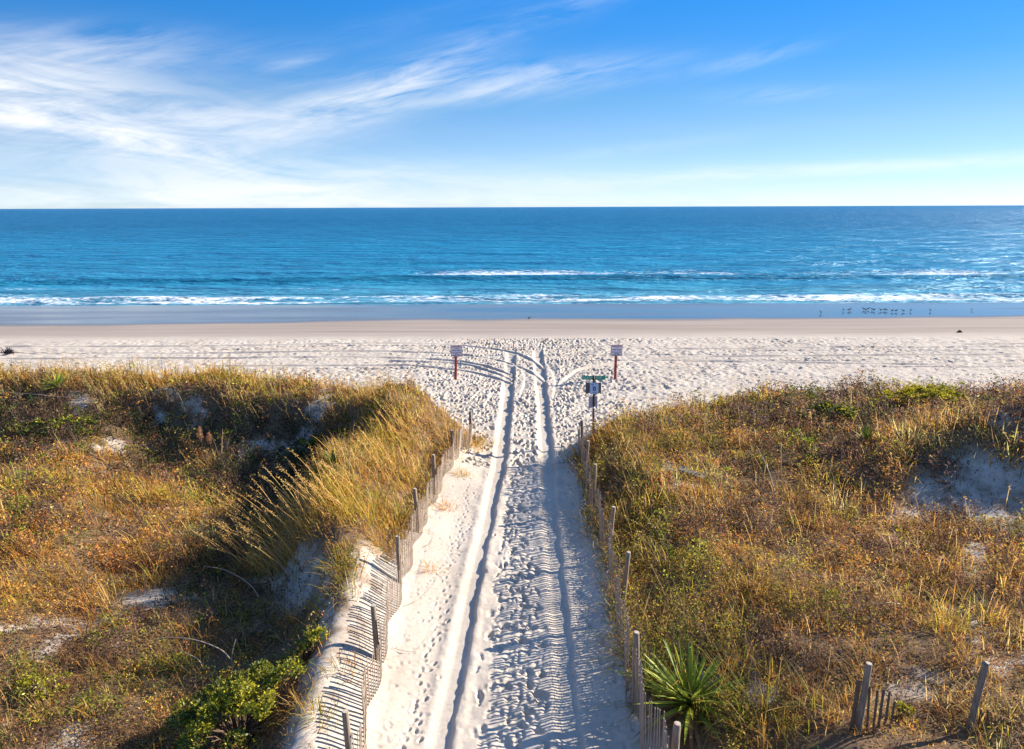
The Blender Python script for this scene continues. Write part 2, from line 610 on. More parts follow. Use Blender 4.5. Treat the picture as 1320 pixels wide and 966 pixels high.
m, nt, out = new_mat("beach sand")
geo = N(nt, "ShaderNodeTexCoord")
P_ = geo.outputs["Object"]
nA = N(nt, "ShaderNodeTexNoise", {"Vector": P_, "Scale": 0.35, "Detail": 5.0, "Roughness": 0.6})
nB = N(nt, "ShaderNodeTexNoise", {"Vector": P_, "Scale": 9.0, "Detail": 6.0, "Roughness": 0.7})
nC = N(nt, "ShaderNodeTexNoise", {"Vector": P_, "Scale": 140.0, "Detail": 3.0, "Roughness": 0.7})
dry = ramp(nt, nA.outputs["Fac"], [(0.3, (0.43, 0.37, 0.305, 1)), (0.7, (0.52, 0.46, 0.385, 1))])
spk = ramp(nt, nB.outputs["Fac"], [(0.28, (0.80, 0.78, 0.76, 1)), (0.5, (1, 1, 1, 1))])
dry = mixc(nt, 1.0, dry, spk, 'MULTIPLY')
grain = ramp(nt, nC.outputs["Fac"], [(0.3, (0.84, 0.83, 0.82, 1)), (0.65, (1.06, 1.06, 1.06, 1))])
dry = mixc(nt, 1.0, dry, grain, 'MULTIPLY')
mpw = N(nt, "ShaderNodeMapping", {"Vector": P_, "Scale": (0.05, 0.9, 1.0)})
nW = N(nt, "ShaderNodeTexNoise", {"Vector": mpw.outputs[0], "Scale": 1.0, "Detail": 4.0, "Roughness": 0.6})
dampc = ramp(nt, nW.outputs["Fac"], [(0.3, (0.25, 0.20, 0.165, 1)), (0.7, (0.34, 0.285, 0.24, 1))])
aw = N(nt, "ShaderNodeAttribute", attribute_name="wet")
ad = N(nt, "ShaderNodeAttribute", attribute_name="damp")
al = N(nt, "ShaderNodeAttribute", attribute_name="litter")
cc = mixc(nt, ad.outputs["Fac"], dry, dampc)
cc = mixc(nt, aw.outputs["Fac"], cc, (0.035, 0.075, 0.12, 1))  # blue of the reflected sky put into the wet sand's base colour
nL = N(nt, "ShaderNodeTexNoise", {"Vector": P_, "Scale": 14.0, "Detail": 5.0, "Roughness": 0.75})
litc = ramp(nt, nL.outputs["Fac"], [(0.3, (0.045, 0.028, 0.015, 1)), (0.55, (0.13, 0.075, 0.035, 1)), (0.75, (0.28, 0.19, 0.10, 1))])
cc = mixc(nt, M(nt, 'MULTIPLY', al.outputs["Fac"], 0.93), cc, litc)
ro = M(nt, 'MULTIPLY_ADD', aw.outputs["Fac"], -0.87, 0.92)
bh = M(nt, 'ADD', M(nt, 'MULTIPLY', nC.outputs["Fac"], 0.35), nB.outputs["Fac"])
bp = N(nt, "ShaderNodeBump", {"Height": bh, "Distance": 0.03,
                              "Strength": M(nt, 'MULTIPLY', M(nt, 'SUBTRACT', 1.0, ad.outputs["Fac"], clamp=True), 0.45)})
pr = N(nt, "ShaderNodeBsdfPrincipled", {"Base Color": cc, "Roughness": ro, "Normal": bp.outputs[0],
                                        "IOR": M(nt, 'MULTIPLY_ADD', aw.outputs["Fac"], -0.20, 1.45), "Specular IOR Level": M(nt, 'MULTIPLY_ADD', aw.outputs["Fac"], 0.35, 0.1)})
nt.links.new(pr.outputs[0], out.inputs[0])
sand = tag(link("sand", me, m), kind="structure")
sand["label"] = "pale beach sand with ruts and footprints"
MAT_SAND = m

# quick height lookup on the finished surface
Zi = Z


def zat(x, y):
    i = int(np.clip(np.searchsorted(gx, x), 1, nx - 1))
    j = int(np.clip(np.searchsorted(gy, y), 1, ny - 1))
    tx = (x - gx[i - 1]) / (gx[i] - gx[i - 1])
    ty = (y - gy[j - 1]) / (gy[j] - gy[j - 1])
    return float((Zi[j - 1, i - 1] * (1 - tx) + Zi[j - 1, i] * tx) * (1 - ty) + (Zi[j, i - 1] * (1 - tx) + Zi[j, i] * tx) * ty)


def on_ground(px, py):
    """survey a pixel down on to the finished terrain"""
    z = 0.5
    for _ in range(12):
        x, y = ground(px, py, z)
        z = 0.5 * z + 0.5 * zat(x, y)
    return x, y, zat(x, y)


# ------------------------------------------------------------------ sea
hx = axis([(0, 70, 0.3, 0.35), (70, 130, 0.4, 1.2), (130, 600, 2, 25), (600, 40000, 40, 5000)])
wx = np.concatenate([-hx[:0:-1], hx])
wy = axis([(66, 82, 0.12, 0.14), (82, 112, 0.16, 0.2), (112, 300, 0.25, 1.5), (300, 1500, 2, 25), (1500, 40000, 40, 3000)])
WX, WY = np.meshgrid(wx, wy)
edge_y = 71.2 + 0.030 * WX + 1.7 * fbm(WX * 0.045, WX * 0 + 1, 111, 3) + 0.9 * np.abs(fbm(WX * 0.16, WX * 0 + 1, 113, 3))
S = WY - edge_y
WZ = np.full_like(WX, SEA_Z)
WZ = WZ - 0.30 * sstep(0.0, -3.0, S)


def swell(s0, h, front, back, seed, wob=1.5, keep=None):
    c = s0 + wob * fbm(WX * 0.03, WX * 0, seed, 3)
    d = S - c
    prof = np.where(d < 0, np.exp(-(d / front) ** 2), np.exp(-(d / back) ** 2))
    amp = 0.65 + 0.5 * fbm(WX * 0.02, WX * 0 + 5, seed + 5, 2)
    return h * prof * amp, d


b1, d1 = swell(5.2, 0.34, 1.1, 2.2, 121, 0.8)
b2, d2 = swell(24.5, 0.62, 1.3, 4.0, 131, 1.3)
b3, d3 = swell(37, 0.22, 2.2, 5, 141)
b4, d4 = swell(54, 0.26, 3, 6, 151, 3)
b5, d5 = swell(84, 0.26, 4, 8, 161, 4)
b6, d6 = swell(14.0, 0.14, 1.0, 2.2, 171, 1.2)
WZ += b1 + b2 + b3 + b4 + b5 + b6
far = 1 - sstep(150, 400, WY)
WZ += far * (0.05 * fbm(WX * 0.18, WY * 0.5, 181, 3) + 0.022 * fbm(WX * 0.9, WY * 1.6, 185, 3)) * sstep(0, 6, S)
n_f = fbm(WX * 0.35, WY * 0.9, 191, 4, 0.6)
n_fx = fbm(WX * 0.05, WX * 0 + 3, 193, 2)
edge2 = S - 1.2 - 1.3 * fbm(WX * 0.09, WX * 0 + 9, 117, 3)
foam1 = sstep(-0.1, 0.5, edge2) * (1 - sstep(4.4, 9.0, S + 2.6 * fbm(WX * 0.10, WY * 0.25, 195, 4))) * (0.80 + 0.35 * fbm(WX * 0.12, WY * 0.6, 199, 3))
w_x = interp(wx, [-70, -42, -30, -5, 14, 30, 60], [0.0, 0.35, 0.9, 1.0, 1.0, 0.95, 0.9])[None, :]
foam2 = 0.98 * np.exp(-(np.where(d2 < 2.5, d2 - 2.5, (d2 - 2.5) * 0.20) / 2.6) ** 2) * w_x * (0.75 + 0.5 * n_fx)
streak = 0.62 * sstep(6, 9, S) * (1 - sstep(18, 24, S)) * sstep(0.25, 0.6, fbm(WX * 0.05, WY * 0.5, 197, 3) + 0.1)
foam3 = 0.8 * np.exp(-((d3 - 1.0) / 1.6) ** 2) * sstep(-10, 25, WX) * sstep(-0.1, 0.4, fbm(WX * 0.03, WX * 0 + 8, 198, 3))
lace = 0.85 * np.exp(-((S - 0.35) / 0.30) ** 2) * sstep(-0.35, 0.2, fbm(WX * 0.07, WX * 0 + 4, 119, 3))
foam = np.clip(np.maximum(np.maximum(np.maximum(foam1, lace), foam2), np.maximum(streak, foam3)), 0, 1)
WZ += foam1 * 0.09 * n_f * sstep(0.2, 1.5, S) + foam2 * 0.10 * n_f
me = arr_mesh("water", np.stack([WX.ravel(), WY.ravel(), WZ.ravel()], 1), grid_faces(len(wy), len(wx)), smooth=True,
              attrs={"foam": foam, "shore": np.clip(S, 0, 400)})
m, nt, out = new_mat("sea water")
tc = N(nt, "ShaderNodeTexCoord")
P_ = tc.outputs["Object"]
af = N(nt, "ShaderNodeAttribute", attribute_name="foam")
ash = N(nt, "ShaderNodeAttribute", attribute_name="shore")
mp1 = N(nt, "ShaderNodeMapping", {"Vector": P_, "Scale": (0.35, 1.0, 1.0)})
w1 = N(nt, "ShaderNodeTexNoise", {"Vector": mp1.outputs[0], "Scale": 1.3, "Detail": 6.0, "Roughness": 0.62})
mp2 = N(nt, "ShaderNodeMapping", {"Vector": P_, "Scale": (0.05, 0.16, 1.0)})
w2 = N(nt, "ShaderNodeTexNoise", {"Vector": mp2.outputs[0], "Scale": 1.0, "Detail": 5.0, "Roughness": 0.6, "Distortion": 0.4})
mp3 = N(nt, "ShaderNodeMapping", {"Vector": P_, "Scale": (0.004, 0.02, 1.0)})
w3 = N(nt, "ShaderNodeTexNoise", {"Vector": mp3.outputs[0], "Scale": 1.0, "Detail": 4.0, "Roughness": 0.6})
hgt = M(nt, 'ADD', M(nt, 'MULTIPLY', w1.outputs["Fac"], 0.35), M(nt, 'MULTIPLY', w2.outputs["Fac"], 4.5))
bp = N(nt, "ShaderNodeBump", {"Height": hgt, "Strength": 1.0, "Distance": 1.5})
shal = ramp(nt, M(nt, 'DIVIDE', ash.outputs["Fac"], 400.0), [(0.0, (0.08, 0.27, 0.36, 1)), (0.05, (0.018, 0.200, 0.335, 1)), (0.2, (0.006, 0.180, 0.325, 1)), (0.8, (0.001, 0.115, 0.24, 1))])
tint = ramp(nt, w3.outputs["Fac"], [(0.3, (0.82, 0.86, 0.9, 1)), (0.7, (1.12, 1.1, 1.05, 1))])
wc = mixc(nt, 1.0, shal, tint, 'MULTIPLY')
pd = N(nt, "ShaderNodeBsdfDiffuse", {"Color": wc, "Normal": bp.outputs[0]})
pg = N(nt, "ShaderNodeBsdfGlossy", {"Color": (0.72, 0.90, 1.0, 1), "Roughness": 0.30, "Normal": bp.outputs[0]})
fr_ = N(nt, "ShaderNodeFresnel", {"IOR": 1.33, "Normal": bp.outputs[0]})
pw = N(nt, "ShaderNodeMixShader", {0: M(nt, 'MULTIPLY', fr_.outputs[0], 0.66), 1: pd.outputs[0], 2: pg.outputs[0]})
mpf = N(nt, "ShaderNodeMapping", {"Vector": P_, "Scale": (0.7, 1.1, 1.0)})
f1 = N(nt, "ShaderNodeTexNoise", {"Vector": mpf.outputs[0], "Scale": 1.6, "Detail": 7.0, "Roughness": 0.7, "Distortion": 0.6})
thr = M(nt, 'SUBTRACT', 0.80, M(nt, 'MULTIPLY', af.outputs["Fac"], 0.44))
fm = M(nt, 'DIVIDE', M(nt, 'SUBTRACT', f1.outputs["Fac"], thr), 0.17, clamp=True)
fb = N(nt, "ShaderNodeBump", {"Height": f1.outputs["Fac"], "Strength": 0.7, "Distance": 0.25})
pf = N(nt, "ShaderNodeBsdfPrincipled", {"Base Color": (0.80, 0.82, 0.84, 1), "Roughness": 0.8, "Specular IOR Level": 0.1, "Normal": fb.outputs[0]})
ms = N(nt, "ShaderNodeMixShader", {0: fm, 1: pw.outputs[0], 2: pf.outputs[0]})
nt.links.new(ms.outputs[0], out.inputs[0])
water = tag(link("water", me, m), kind="structure")
water["label"] = "blue ocean with small breaking waves"

# ------------------------------------------------------------------ vegetation
def veg_mat(name, trans=0.35, rough=0.65, spec=0.15):
    m, nt, out = new_mat(name)
    a = N(nt, "ShaderNodeAttribute", attribute_name="col")
    p = N(nt, "ShaderNodeBsdfPrincipled", {"Base Color": a.outputs["Color"], "Roughness": rough, "Specular IOR Level": spec})
    t = N(nt, "ShaderNodeBsdfTranslucent", {"Color": a.outputs["Color"]})
    ms = N(nt, "ShaderNodeMixShader", {0: trans, 1: p.outputs[0], 2: t.outputs[0]})
    nt.links.new(ms.outputs[0], out.inputs[0])
    return m


MAT_GRASS = veg_mat("dry grass blades", 0.55)
MAT_LEAF = veg_mat("small leaves", 0.40)
MAT_GLOSS = veg_mat("glossy leaves", 0.28, 0.45, 0.25)


def blade_arrays(p, az, ln, wd, lean, curl, colr, tipc=None):
    """curved tapering blades: p (n,3), az heading, lean from vertical, curl extra bend"""
    n = len(p)
    t = np.array([0.0, 0.4, 0.75])
    dirx, diry = np.cos(az), np.sin(az)
    sidx, sidy = -diry, dirx
    verts = np.zeros((n, 7, 3), np.float32)
    cols = np.zeros((n, 7, 3), np.float32)
    tipc = colr * 1.15 if tipc is None else tipc
    for k, tt in enumerate((0.0, 0.4, 0.75, 1.0)):
        ang = lean + curl * tt * 0.6
        out_ = ln * tt * np.sin(ang)
        up = ln * tt * np.cos(ang)
        cx = p[:, 0] + dirx * out_
        cy = p[:, 1] + diry * out_
        cz = p[:, 2] + up
        w = wd * (1.0, 0.9, 0.6, 0.0)[k] * 0.5
        mixk = (0.0, 0.3, 0.7, 1.0)[k]
        cl = colr * (1 - mixk) + tipc * mixk
        if k < 3:
            verts[:, 2 * k] = np.stack([cx - sidx * w, cy - sidy * w, cz], 1)
            verts[:, 2 * k + 1] = np.stack([cx + sidx * w, cy + sidy * w, cz], 1)
            cols[:, 2 * k] = cl
            cols[:, 2 * k + 1] = cl
        else:
            verts[:, 6] = np.stack([cx, cy, cz], 1)
            cols[:, 6] = cl
    b = (np.arange(n) * 7)[:, None]
    q = np.concatenate([b + np.array([[0, 1, 3, 2]]), b + np.array([[2, 3, 5, 4]])], 0)
    tr = b + np.array([[4, 5, 6]])
    return verts.reshape(-1, 3), q, tr, cols.reshape(-1, 3)


def leaf_arrays(p, ln, wd, colr, flat=0.5, r=rng):
    """small diamond leaves in random directions"""
    n = len(p)
    a = r.uniform(0, 2 * np.pi, n)
    el = r.uniform(-0.5, 1.1, n)
    d = np.stack([np.cos(a) * np.cos(el), np.sin(a) * np.cos(el), np.sin(el)], 1)
    rnd = r.normal(size=(n, 3))
    rnd[:, 2] *= flat
    s = np.cross(d, rnd)
    s /= np.linalg.norm(s, axis=1, keepdims=True) + 1e-9
    nn = np.cross(d, s)
    ln = np.broadcast_to(np.asarray(ln, float), (n,))[:, None]
    wd = np.broadcast_to(np.asarray(wd, float), (n,))[:, None]
    v = np.stack([p, p + d * ln * 0.5 + s * wd * 0.5 + nn * wd * 0.18, p + d * ln, p + d * ln * 0.5 - s * wd * 0.5 + nn * wd * 0.18], 1)
    b = (np.arange(n) * 4)[:, None]
    q = b + np.array([[0, 1, 2, 3]])
    return v.reshape(-1, 3), q, np.repeat(colr, 4, axis=0)


def jitter_pts(n, x0, x1, y0, y1):
    return rng.uniform(x0, x1, n), rng.uniform(y0, y1, n)


def zfast(x, y):
    i = np.clip(np.searchsorted(gx, x), 1, nx - 1)
    j = np.clip(np.searchsorted(gy, y), 1, ny - 1)
    return np.minimum(Zi[j, i], Zi[j - 1, i - 1])


GOLD = np.array((0.58, 0.32, 0.066))
STRAW = np.array((0.58, 0.39, 0.15))
OLIVE = np.array((0.42, 0.32, 0.04))
GREEN = np.array((0.21, 0.24, 0.028))
ORANGE = np.array((0.52, 0.235, 0.05))
BROWN = np.array((0.29, 0.14, 0.05))
DKBRN = np.array((0.12, 0.072, 0.045))
DKGRN = np.array((0.05, 0.068, 0.024))
MAUVE = np.array((0.27, 0.17, 0.125))
PAL = np.stack([GOLD, STRAW, OLIVE, GREEN, ORANGE, BROWN, DKBRN, DKGRN, MAUVE])


def zones(x, y, z):
    """weights of the nine plant colours, share of leafy plants, height and density at each point"""
    u, v = survey(x, y, z)
    u = u + 26 * fbm(x * 0.5, y * 0.5, 201, 3)
    v = v + 12 * fbm(x * 0.5, y * 0.5, 203, 3)
    n = len(x)
    W = np.zeros((n, 9))
    patch = fbm(x * 0.35, y * 0.35, 207, 3)
    patch2 = fbm(x * 0.8, y * 0.8, 209, 3)
    L = x < 0
    H = np.full(n, 0.40)
    leaf = np.full(n, 0.4)
    dens = np.ones(n)
    # general mixes
    Wl = np.array([3.0, 0.8, 0.7, 0.3, 2.6, 1.6, 0.5, 0.1, 0.3])
    Wr = np.array([1.5, 0.7, 0.8, 0.25, 1.6, 2.6, 1.7, 0.3, 1.1])
    W[:] = np.where(L[:, None], Wl, Wr)
    W[:, 3] += 1.4 * (patch > 0.28)
    W[:, 2] += 1.2 * (patch > 0.18)
    W[:, 8] += 0.9 * (patch2 > 0.25)
    W[:, 6] += 1.2 * (patch < -0.25)
    leaf += 0.25 * (patch2 > 0.1)

    def blend(mask, w, h=None, lf=None, dn=None):
        nonlocal H, leaf, dens
        mk = np.clip(mask, 0, 1)
        W[:] = W * (1 - mk[:, None]) + np.array(w) * mk[:, None]
        if h is not None:
            H = H * (1 - mk) + h * mk
        if lf is not None:
            leaf = leaf * (1 - mk) + lf * mk
        if dn is not None:
            dens = dens * (1 - mk) + dn * mk

    lm = L.astype(float)
    rm = 1 - lm
    # left: dark scrub of the hollow, its shade also put into plant colours
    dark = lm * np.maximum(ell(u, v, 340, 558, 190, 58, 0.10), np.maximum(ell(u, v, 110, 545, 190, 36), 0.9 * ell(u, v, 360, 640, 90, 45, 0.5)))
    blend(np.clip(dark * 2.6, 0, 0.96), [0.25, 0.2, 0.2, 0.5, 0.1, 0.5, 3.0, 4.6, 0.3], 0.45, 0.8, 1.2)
    # left: lower corner, mixed dark and green
    low = lm * sstep(790, 850, v) * sstep(470, 400, u)
    blend(low * 0.85, [1.3, 0.9, 0.9, 1.0, 0.9, 1.4, 1.6, 0.8, 0.3], 0.33, 0.55, 0.9)
    sh2 = lm * ell(u, v, 290, 790, 110, 60, -0.5)
    blend(np.clip(sh2 * 1.8, 0, 0.95), [0.5, 0.6, 0.4, 0.5, 0.3, 1.2, 2.4, 1.4, 0.3], 0.35, 0.45, 1.0)
    # left: golden grass on the sea-facing crest and on the fence ridge
    cl = crest_left(x)
    top = lm * sstep(-2.6, -1.2, y - cl + 0.5 * patch)
    blend(top, [3.2, 1.0, 2.3, 0.5, 0.9, 0.5, 0.2, 0.1, 0.1], 0.54, 0.12, 1.15)
    rid = lm * sstep(-7.4, -6.2, x + 0.3 * patch2) * sstep(16.4, 17.6, y)
    blend(rid, [3.2, 1.4, 2.2, 0.5, 0.8, 0.4, 0.1, 0.1, 0.1], 0.50, 0.12, 1.1)
    lip = lm * sstep(14.5, 16, y) * (1 - sstep(18, 19, y)) * sstep(-5.2, -4.2, x) * 0.8
    blend(lip, [2.6, 1.6, 1.2, 0.4, 0.6, 0.4, 0.1, 0.1, 0.1], 0.5, 0.1, 0.6)
    # right: green and olive belt along the fence
    gb = rm * (1 - sstep(1.0, 3.0, x - 2.4 + 0.9 * patch)) * (1 - sstep(23, 26, y))
    blend(gb * 0.92, [1.2, 0.5, 4.2, 2.4, 0.3, 0.2, 0.05, 0.15, 0.05], 0.56, 0.5, 1.35)
    gbn = rm * (1 - sstep(2.0, 3.2, x - 1.6)) * (1 - sstep(12.5, 14.5, y))
    blend(gbn * 0.9, [1.0, 0.4, 3.4, 2.6, 0.3, 0.3, 0.1, 0.3, 0.05], 0.80, 0.45, 1.35)
    # right: sea-facing crest
    cr = crest_right(x)
    rt = rm * sstep(-3.2, -1.4, y - cr + 0.5 * patch) * (1 - sstep(8, 13, x))
    blend(rt, [2.6, 0.7, 1.8, 0.4, 1.4, 1.3, 0.4, 0.1, 0.2], 0.55, 0.15, 1.15)
    rt2 = rm * sstep(-4.0, -2.0, y - cr + patch) * sstep(8, 13, x)
    blend(rt2 * 0.9, [0.6, 0.3, 0.4, 0.5, 0.4, 2.2, 3.2, 1.3, 1.4], 0.52, 0.75, 1.15)
    blend(rm * np.clip(1.3 * ell(u, v, 1080, 560, 210, 48, 0.05), 0, 0.85), [0.5, 0.4, 0.5, 0.4, 0.5, 2.2, 3.2, 1.3, 1.5], 0.5, 0.7, 1.15)
    blend(rm * np.clip(1.5 * ell(u, v, 1185, 512, 55, 17), 0, 1), [0.8, 0.2, 3.4, 2.6, 0.1, 0.1, 0.1, 0.2, 0.0], 0.5, 0.75, 1.3)
    blend(rm * np.clip(1.2 * ell(u, v, 1070, 535, 60, 24), 0, 1), [0.1, 0.1, 0.3, 0.8, 0.2, 0.8, 2.5, 3.0, 0.7], 0.5, 0.8, 1.2)
    blend(rm * np.clip(1.2 * np.maximum(ell(u, v, 985, 660, 45, 24), ell(u, v, 905, 665, 40, 16)), 0, 1), [0.4, 0.3, 0.2, 0.2, 0.5, 1.5, 3, 0.6, 0.4], 0.42, 0.6, 1.1)
    blend(rm * np.clip(1.2 * ell(u, v, 1010, 690, 36, 14), 0, 1), [0.3, 3, 0, 0, 0.2, 0.4, 0.2, 0, 3], 0.4, 0.6, 1.0)
    blend(rm * 0.8 * np.clip(1.2 * ell(u, v, 900, 590, 90, 55), 0, 1), [2.6, 0.9, 2.2, 0.7, 1.4, 0.7, 0.2, 0.1, 0.2], 0.42, 0.25, 1.1)
    # right: grassy shoulder above the bare hollow
    blend(rm * np.clip(1.3 * ell(u, v, 1230, 568, 110, 22, 0.05), 0, 1), [2.6, 2.2, 0.4, 0.1, 1.6, 1.0, 0.3, 0.1, 0.8], 0.5, 0.15, 1.1)
    # right: lower corner, thin dead grass
    lr = rm * sstep(780, 850, v) * sstep(960, 1060, u)
    blend(lr * 0.8, [2.2, 1.6, 0.8, 0.5, 1.3, 1.5, 0.6, 0.1, 0.5], 0.32, 0.3, 0.8)
    return W, leaf, H, dens


# ---- candidate clumps, thinner with distance
def candidates():
    xs, ys = [], []
    for (y0, y1, d) in ((6.5, 10, 16), (10, 14, 36), (14, 19, 30), (19, 26, 23), (26, 37, 16)):
        hw = 0.72 * y1 + 5
        n = int(d * (y1 - y0) * (2 * hw))
        xs.append(rng.uniform(-hw, hw, n))
        ys.append(rng.uniform(y0, y1, n))
    x = np.concatenate(xs)
    y = np.concatenate(ys)
    inl = (x < lfx(y) - 0.05) & (y < crest_left(x) + 1.0 + 0.6 * fbm(x, y, 221, 2))
    inr = (x > 2.20 + 0.14 * fbm(y * 0.8, y * 0, 227, 2)) & (y < crest_right(x) + 0.8 + 0.6 * fbm(x, y, 223, 2))
    k = inl | inr
    x, y = x[k], y[k]
    z = zfast(x, y)
    b = bare_amount(x, y, z)
    n1 = fbm(x * 0.9, y * 0.9, 225, 3)
    inpatch = (x < -3.4) | (x > 0)
    keep = rng.uniform(0, 1, len(x)) > np.clip(b * 1.2, 0, np.where(inpatch & ~((x < 0) & (x > -4.6) & (y < 18)), 0.86, 0.97))
    thin = (x > 0) & (n1 < -0.32) & (y < 17) & (x > 5)
    keep &= ~(thin & (rng.uniform(0, 1, len(x)) < 0.6))
    for ux, uy, ur in ((2.78, 10.35, 0.80), (2.55, 11.2, 0.45), (2.75, 9.6, 0.5)):      # the yuccas keep their own ground clear
        keep &= (x - ux) ** 2 + (y - uy) ** 2 > ur * ur
    return x[keep], y[keep], z[keep]


cxs, cys, czs = candidates()
Wz, leafp, Hh, Dn = zones(cxs, cys, czs)
k = rng.uniform(0, 1.3, len(cxs)) < Dn
cxs, cys, czs, Wz, leafp, Hh = cxs[k], cys[k], czs[k], Wz[k], leafp[k], Hh[k]
Wz = np.maximum(Wz, 0)
cum = np.cumsum(Wz / Wz.sum(1, keepdims=True), 1)
cellx = np.floor(cxs / 0.85 + 1.1 * fbm(cxs * 1.3, cys * 1.3, 231, 3))
celly = np.floor(cys / 0.85 + 1.1 * fbm(cxs * 1.3, cys * 1.3, 233, 3))
c_kind, c_leaf, c_h, c_val = (hash2(cellx, celly, q) for q in (301, 302, 303, 304))
pick = np.where(rng.uniform(0, 1, len(cxs)) < 0.62, c_kind, rng.uniform(0, 1, len(cxs)))
kind = (pick[:, None] > cum).sum(1).clip(0, 8)
Hh = Hh * (0.55 + 1.0 * c_h ** 1.4)
val = 0.58 + 0.80 * c_val
is_leaf = np.where(rng.uniform(0, 1, len(cxs)) < 0.6, c_leaf, rng.uniform(0, 1, len(cxs))) < leafp + np.where(cxs > 0.3, 0.30, 0.14)
is_leaf &= ~np.isin(kind, [0, 1]) | (rng.uniform(0, 1, len(cxs)) < 0.25)
is_leaf |= (kind == 7)
dist = np.sqrt(cxs ** 2 + cys ** 2 + 64)


def make_grass(mask, name, label):
    x, y, z, h, kd, ds = cxs[mask], cys[mask], czs[mask], Hh[mask], kind[mask], dist[mask]
    nb = np.clip((300 / ds), 8, 22).astype(int)
    idx = np.repeat(np.arange(len(x)), nb)
    n = len(idx)
    sp = 0.07 + 0.0045 * ds[idx]
    px = x[idx] + rng.normal(0, 1, n) * sp
    py = y[idx] + rng.normal(0, 1, n) * sp
    ok = ~((px > lfx(py) + 0.1) & (px < 0)) & ~((px < 2.02) & (px > 0) & (py < 24))
    idx, px, py, sp = idx[ok], px[ok], py[ok], sp[ok]
    n = len(idx)
    pz = zfast(px, py) - 0.02
    hs = h[idx] * rng.uniform(0.45, 1.25, n) * (0.55 + 0.9 * rng.uniform(0, 1, len(x))[idx])
    az = np.arctan2(py - y[idx], px - x[idx]) + rng.normal(0, 0.7, n)
    # the sea wind leans everything a little to the left
    wx_ = np.cos(az) * 0.9 - 0.55
    wy_ = np.sin(az) * 0.9 - 0.10
    az = np.arctan2(wy_, wx_)
    lean = np.abs(rng.normal(0.28, 0.22, n))
    curl = np.abs(rng.normal(0.7, 0.6, n))
    flatk = rng.uniform(0, 1, n) < 0.15
    lean = np.where(flatk, rng.uniform(0.8, 1.35, n), lean)
    wd = np.clip(0.00085 * ds[idx], 0.008, 0.04) * rng.uniform(0.7, 1.5, n)
    cb = PAL[kd[idx]] * (rng.uniform(0.6, 1.4, (n, 1)) * (rng.uniform(0.75, 1.25, len(x)) * val[mask])[idx][:, None]) * (1 + 0.10 * rng.normal(size=(n, 3)))
    swap = (rng.uniform(0, 1, n) < 0.16) & ~np.isin(kd[idx], [6, 7])
    cb = np.where(swap[:, None], PAL[rng.integers(0, 6, n)], cb)
    cb = np.clip(cb, 0.01, 0.7)
    tip = np.clip(cb * 0.95 + STRAW * np.where(np.isin(kd[idx], [6, 7]), 0.03, 0.15)[:, None], 0, 0.8)
    v, q, t, c = blade_arrays(np.stack([px, py, pz], 1), az, hs, wd, lean, curl, cb, tip)
    o = link(name, arr_mesh(name, v, q, t, c), MAT_GRASS)
    tag(o, label, "grass", kind="stuff")
    print(name, n)
    return o


def make_scrub(mask, name, label):
    x, y, z, h, kd, ds = cxs[mask], cys[mask], czs[mask], Hh[mask], kind[mask], dist[mask]
    nb = np.clip((560 / ds), 17, 44).astype(int)
    idx = np.repeat(np.arange(len(x)), nb)
    n = len(idx)
    rad = rng.uniform(0.16, 0.34, len(x)) + 0.004 * ds
    hh = h * rng.uniform(0.4, 1.6, len(x))
    a = rng.uniform(0, 2 * np.pi, n)
    rr = np.sqrt(rng.uniform(0, 1, n))
    tz = rng.uniform(0, 1, n) ** 0.7
    shape = np.sqrt(np.clip(1.05 - tz ** 2, 0.05, 1))
    px = x[idx] + np.cos(a) * rr * rad[idx] * shape - 0.10 * tz
    py = y[idx] + np.sin(a) * rr * rad[idx] * shape
    ok = ~((px > lfx(py)) & (px < 0)) & ~((px < 2.0) & (px > 0) & (py < 24))
    idx, px, py, tz = idx[ok], px[ok], py[ok], tz[ok]
    n = len(idx)
    pz = zfast(px, py) + tz * hh[idx] * 0.95
    sc_ = np.clip(0.0026 * ds[idx], 0.03, 0.085)
    ln = sc_ * rng.uniform(0.8, 1.9, n)
    wd = sc_ * rng.uniform(0.35, 0.8, n)
    cb = PAL[kd[idx]] * (rng.uniform(0.45, 1.55, (n, 1)) * (rng.uniform(0.75, 1.25, len(x)) * val[mask])[idx][:, None]) * (1 + 0.12 * rng.normal(size=(n, 3)))
    swap = rng.uniform(0, 1, n) < 0.10
    cb = np.where(swap[:, None] & ~np.isin(kd[idx], [6, 7])[:, None], PAL[rng.integers(0, 6, n)], cb)
    v, q, c = leaf_arrays(np.stack([px, py, pz], 1), ln, wd, np.clip(cb, 0.008, 0.7))
    # twigs from the base of each clump
    nt_ = 5
    j = np.repeat(np.arange(len(x)), nt_)
    m2 = len(j)
    bp_ = np.stack([x[j] + rng.normal(0, 0.04, m2), y[j] + rng.normal(0, 0.04, m2), z[j] - 0.02], 1)
    az = rng.uniform(0, 2 * np.pi, m2)
    tc_ = np.clip(MAUVE * rng.uniform(0.4, 1.2, (m2, 1)), 0, 1)
    v2, q2, t2, c2 = blade_arrays(bp_, az, hh[j] * rng.uniform(0.7, 1.25, m2), np.clip(0.0004 * ds[j], 0.005, 0.016),
                                  rng.uniform(0.05, 0.6, m2), rng.uniform(0, 0.5, m2), tc_)
    nv = len(v)
    o = link(name, arr_mesh(name, np.concatenate([v, v2]), np.concatenate([q, q2 + nv]), t2 + nv, np.concatenate([c, c2])), MAT_LEAF)
    tag(o, label, "scrub", kind="stuff")
    print(name, n)
    return o


